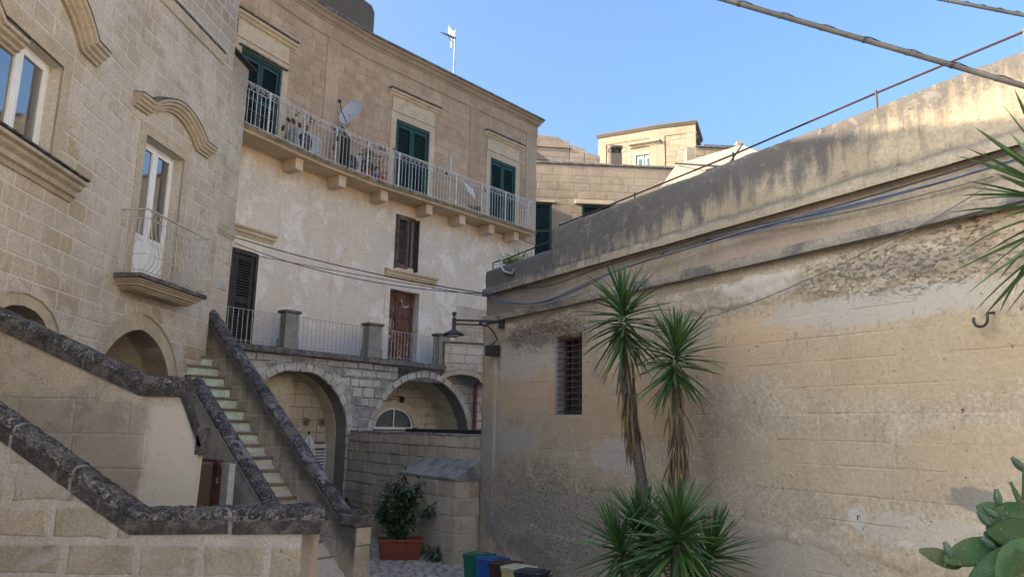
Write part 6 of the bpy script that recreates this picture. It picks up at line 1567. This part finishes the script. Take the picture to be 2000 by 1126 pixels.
# stepped back house, left
E_ = Frame(atY(1043, 300, 38), 84)
tE = thing('stepped_roof_house', 'grey brown house behind with a stepped roofline, left of the tower', 'house', tuple(E_.O))
prof = [(1040, 262), (1090, 268), (1100, 275), (1112, 276), (1113, 283), (1142, 291), (1143, 298), (1172, 304)]
pts = [E_.at(*p) for p in prof]
MEs = stone('distant_stone', [(.36, .285, .21), (.40, .33, .25), (.32, .25, .18)], pits=.2, bump=.006, stains=[('noise', .5, .5, .62, (.22, .19, .16), .6)])
zb = 9.0
for i in range(0, len(pts) - 1, 1):
    (x0, z0_), (x1, z1_) = pts[i], pts[i + 1]
    if x1 - x0 < .05: continue
    body(tE, E_, [[(x0, zb), (x1, zb), (x1, z1_), (x0, z0_)]], [], 3, MEs, 'wall')
ME = Masonry(tE, 150)
for i in range(len(pts) - 1):
    (x0, z0_), (x1, z1_) = pts[i], pts[i + 1]
    if x1 - x0 < .2: continue
    ME.fill(E_, [[(x0, zb), (x1, zb), (x1, z1_), (x0, z0_)]], [], MEs, .32, (.5, .8), .014, (.01, .02), 130 + i, z0=zb)
ME.finish()
MB().box(pts[0][0] - 1, pts[3][0], -.10, 0, pts[2][1] - .42, pts[2][1] - .34).build('string_course', MEs, tE, E_)
q = E_.at(1052, 312); MB().prism(ccw([(q[0] - 1.2, q[1] - .1), (q[0] + .5, q[1] - .1), (q[0] - .3, q[1] + .5), (q[0] - 1.2, q[1] + .7)]), -.3, -.02, .02).build('gable_moulding', mBc, tE, E_)

# tower block
c0 = atY(1283, 260, 42)
def fit_yaw(p, q, Yr):   # direction of a level line seen between two pixels
    a, b_ = ray(*p), ray(*q); n = a.cross(b_); d = n.cross(Vector((0, 0, 1))); 
    if d.y < 0: d = -d
    return math.degrees(math.atan2(d.x, d.y))
yl_ = fit_yaw((1170, 268), (1283, 249), 0); yr_ = fit_yaw((1283, 249), (1357, 240), 0)
TL = Frame(c0, yl_ + 180 if yl_ < 0 else yl_); TRf = Frame(c0, yr_ + 180 if yr_ < 0 else yr_)
tP = thing('tower_house', 'sunlit square stone tower house above the rooftops with a small light green shuttered window', 'house', tuple(c0))
xl = TL.at(1169, 300)[0]; xr = TRf.at(1359, 270)[0]; zt_ = TL.at(1283, 249)[1]
tw = (TL.at(1242, 310)[0], TL.at(1276, 310)[0]); twz = (TL.at(1259, 320)[1] - .6, TL.at(1259, 302)[1])
mP = stone('tower_stone', [(.37, .285, .19), (.41, .33, .235), (.33, .25, .165)], pits=.25, bump=.008, stains=[('noise', .5, .52, .66, (.34, .27, .19), .5)])
HTt = rect(tw[0], tw[1], twz[0], twz[1])
body(tP, TL, [rect(xl, 0, 4, zt_)], [HTt], .4, mP); body(tP, TRf, [rect(0, xr, 4, zt_)], [], .4, mP, 'side_wall')
body(tP, TL, [rect(xl, -.3, 4, zt_ - .1)], [], 5, mP, 'tower_core', y0=.9)
MPt = Masonry(tP, 295)
MPt.fill(TL, [rect(xl, 0, 8, zt_ - .5)], [rect(tw[0] - .25, tw[1] + .25, twz[0], twz[1] + .8)], mP, .34, (.5, .9), .02, (.01, .02), 141); MPt.fill(TRf, [rect(0, xr, 8, zt_ - .5)], [], mP, .34, (.5, .9), .02, (.01, .02), 142); MPt.finish()
PT = [tuple(TL.w(xl, 3, 0)), tuple(TL.w(xl, 0, 0)), tuple(TL.w(0, 0, 0)), tuple(TRf.w(xr, 0, 0)), tuple(TRf.w(xr, 3, 0))]
MB().plan(PT, zt_, [(-.1, -.10), (.05, -.08), (.08, .0), (.12, .08), (.08, .16), (-.3, .17)]).build('cornice', mBc, tP)
MB().plan(PT, zt_ - .62, [(0, 0), (.05, .01), (.06, .07), (0, .09)]).build('string_course', mP, tP)
for fr, a, b_ in ((TL, xl, xl + .5), (TL, -.45, 0), (TRf, 0, .45), (TRf, xr - .5, xr)): MB().box(a, b_, -.07, 0, 8, zt_ - .62).build('pilaster', mP, tP, fr)
MB().mould([(tw[0] - .35, twz[1] + .5), (tw[1] + .45, twz[1] + .5)], [(0, 0), (.1, .02), (.12, .1), (.3, .16), (.32, .26), (0, .3)]).build('window_hood', mBt, tP, TL)
frame_face(tP, TL, tw, twz, .18, mBt, -.06)
lg = flat('light_green_shutter_paint', (.22, .42, .30), .6, .15)
g_ = link('window', None, TL.M @ Matrix.Translation((tw[0], 0, twz[0])), tP)
xm = (tw[0] + tw[1]) / 2
for a, b_ in ((tw[0] + .03, xm - .02), (xm + .02, tw[1] - .03)):
    MB().box(a, b_, .02, .06, twz[0], twz[1] - .03, .01).build('shutter_leaf', lg, g_, TL); MB().box(a + .14, b_ - .14, .005, .018, twz[0] + .2, twz[1] - .25).build('pane', dirtyglass, g_, TL)
q = TL.at(1262, 243); MB().lathe([(.28, 0), (.24, .1), (.12, .2), (.14, .3), (.02, .38)], 10, c=(q[0], 1.0, zt_ + .2)).build('roof_finial', mBc, tP, TL)
MB().box(xr - .1, xr + .16, .5, 1.2, zt_ - 1.3, zt_ - .8, .03).build('corner_bracket', mBc, tP, TRf)
# low roof wall right of the tower
G = Frame(atY(1358, 290, 40), 88)
tG = thing('low_roof_wall', 'low block wall on the roof right of the tower, capped with tiles', 'wall', tuple(G.O))
gx = G.at(1450, 284)[0]; gt = G.at(1360, 288)[1]
body(tG, G, [rect(-.5, gx + 2, 8, gt)], [], .5, MEs); MG_ = Masonry(tG, 60); MG_.fill(G, [rect(0, gx + 2, gt - 1.6, gt)], [], MDm, .36, (.5, .8), .05, (.01, .02), 151); MG_.finish()
MB().box(0, gx, -.1, .6, gt + .005, gt + .10, .02).build('wall_cap', mLt, tG, G)
xx = G.at(1392, 284)[0]; MB().box(xx - .5, gx - .3, .0, .7, gt + .101, gt + .2, .01).build('roof_sheet', scrm, tG, G); MB().box(gx - .3, gx + .1, .1, .5, gt + .1, gt + .5, .03).build('block', mP, tG, G)

# beige canopy on the wall-top terrace
def P3(px, py, Y): return atY(px, py, Y)
apx = P3(1449, 281, 16); lf_ = P3(1322, 319, 15.0); l2 = P3(1293, 372, 12.5); rt = P3(1500, 300, 17.0); r2_ = P3(1560, 330, 13.0)
t = thing('terrace_sunshade', 'beige fabric sunshade with dark poles standing on the terrace behind the tall wall', 'sunshade', (apx.x, apx.y, 4.5))
fab = flat('beige_fabric', (.40, .335, .24), .9, .06, 2)
m = MB(); bkp = P3(1430, 300, 19)
low_l = P3(1262, 440, 12.6)
m.v = [tuple(apx), tuple(lf_), tuple(l2), tuple(r2_), tuple(rt), tuple(bkp)]
# subdivide triangles with a slight sag
def tri(a, b_, c, n=6, sg=.10):
    a, b_, c = Vector(a), Vector(b_), Vector(c); base = len(mm.v); idx = {}
    for i in range(n + 1):
        for j in range(n + 1 - i):
            u, v_ = i / n, j / n; w_ = 1 - u - v_; p = a * w_ + b_ * u + c * v_; p.z -= sg * 27 * max(0, u * v_ * w_) + .02; idx[i, j] = len(mm.v); mm.v.append(tuple(p))
    for i in range(n):
        for j in range(n - i):
            mm.f.append((idx[i, j], idx[i + 1, j], idx[i, j + 1]))
            if j < n - i - 1: mm.f.append((idx[i + 1, j], idx[i + 1, j + 1], idx[i, j + 1]))
mm = MB()
tri(apx, lf_, l2, sg=.02); tri(apx, l2, r2_, sg=.06); tri(apx, r2_, rt, sg=.02); tri(apx, rt, bkp, sg=.02); tri(apx, bkp, lf_, sg=.02)
vl = P3(1256, 410, 12.5); tri(lf_, vl, l2, sg=.0)
mm.build('fabric', fab, t, smooth=False)
qa, qb = P3(1320, 319, 14.8), P3(1420, 326, 12.4)
MB().tube([qa, qb], .022, 6).tube([P3(1449, 283, 15), qb], .018, 6).tube([P3(1420, 322, 12.4), P3(1380, 332, 13.2)], .02, 5).build('strut', iron, t)
MB().tube([(apx.x, apx.y, 4.4), tuple(apx)], .03, 6).tube([(qb.x, qb.y, 4.4), tuple(qb)], .02, 6).build('pole', iron, t)

# ------------------------------------------------------------------ unseen cream houses, added to bounce warm sunlight onto the shaded walls
def bounce_house(O, yaw, w_, h_, dep, label, mat=None):
    fr = Frame(O, yaw); t = thing('added_bounce_house', label, 'house', (O[0], O[1], 0)); mt = mat or mPale
    hs = []; x = .9
    while x < w_ - 1.6:
        for z in (1.2, 4.6, 8.0):
            if z + 2 < h_: hs.append(rect(x, x + 1.1, z, z + 1.9))
        x += 3.1
    body(t, fr, [rect(0, w_, -.5, h_)], hs, .35, mt); body(t, fr, [rect(0, w_, -.5, h_ - .02)], [], dep, mt, 'house_core', y0=.6)
    for r_ in hs: MB().box(r_[0][0], r_[1][0], .15, .19, r_[0][1], r_[2][1]).build('shutter', green, t, fr)
    MB().box(-.1, w_ + .1, -.18, .3, h_ - .002, h_ + .25, .03).build('cornice', mBt, t, fr)
mPale = stone('bounce_cream_render', [(.74, .66, .53)] * 3, pits=.1, bump=.004)

bounce_house((9.2, 4.0), 178, 24, 17, 5, "tall cream house added out of view to the right to bounce sunlight")
bounce_house((9.2, 17.5), 180, 13, 8.4, 5, "low cream house added out of sight behind the tall wall to bounce sunlight")
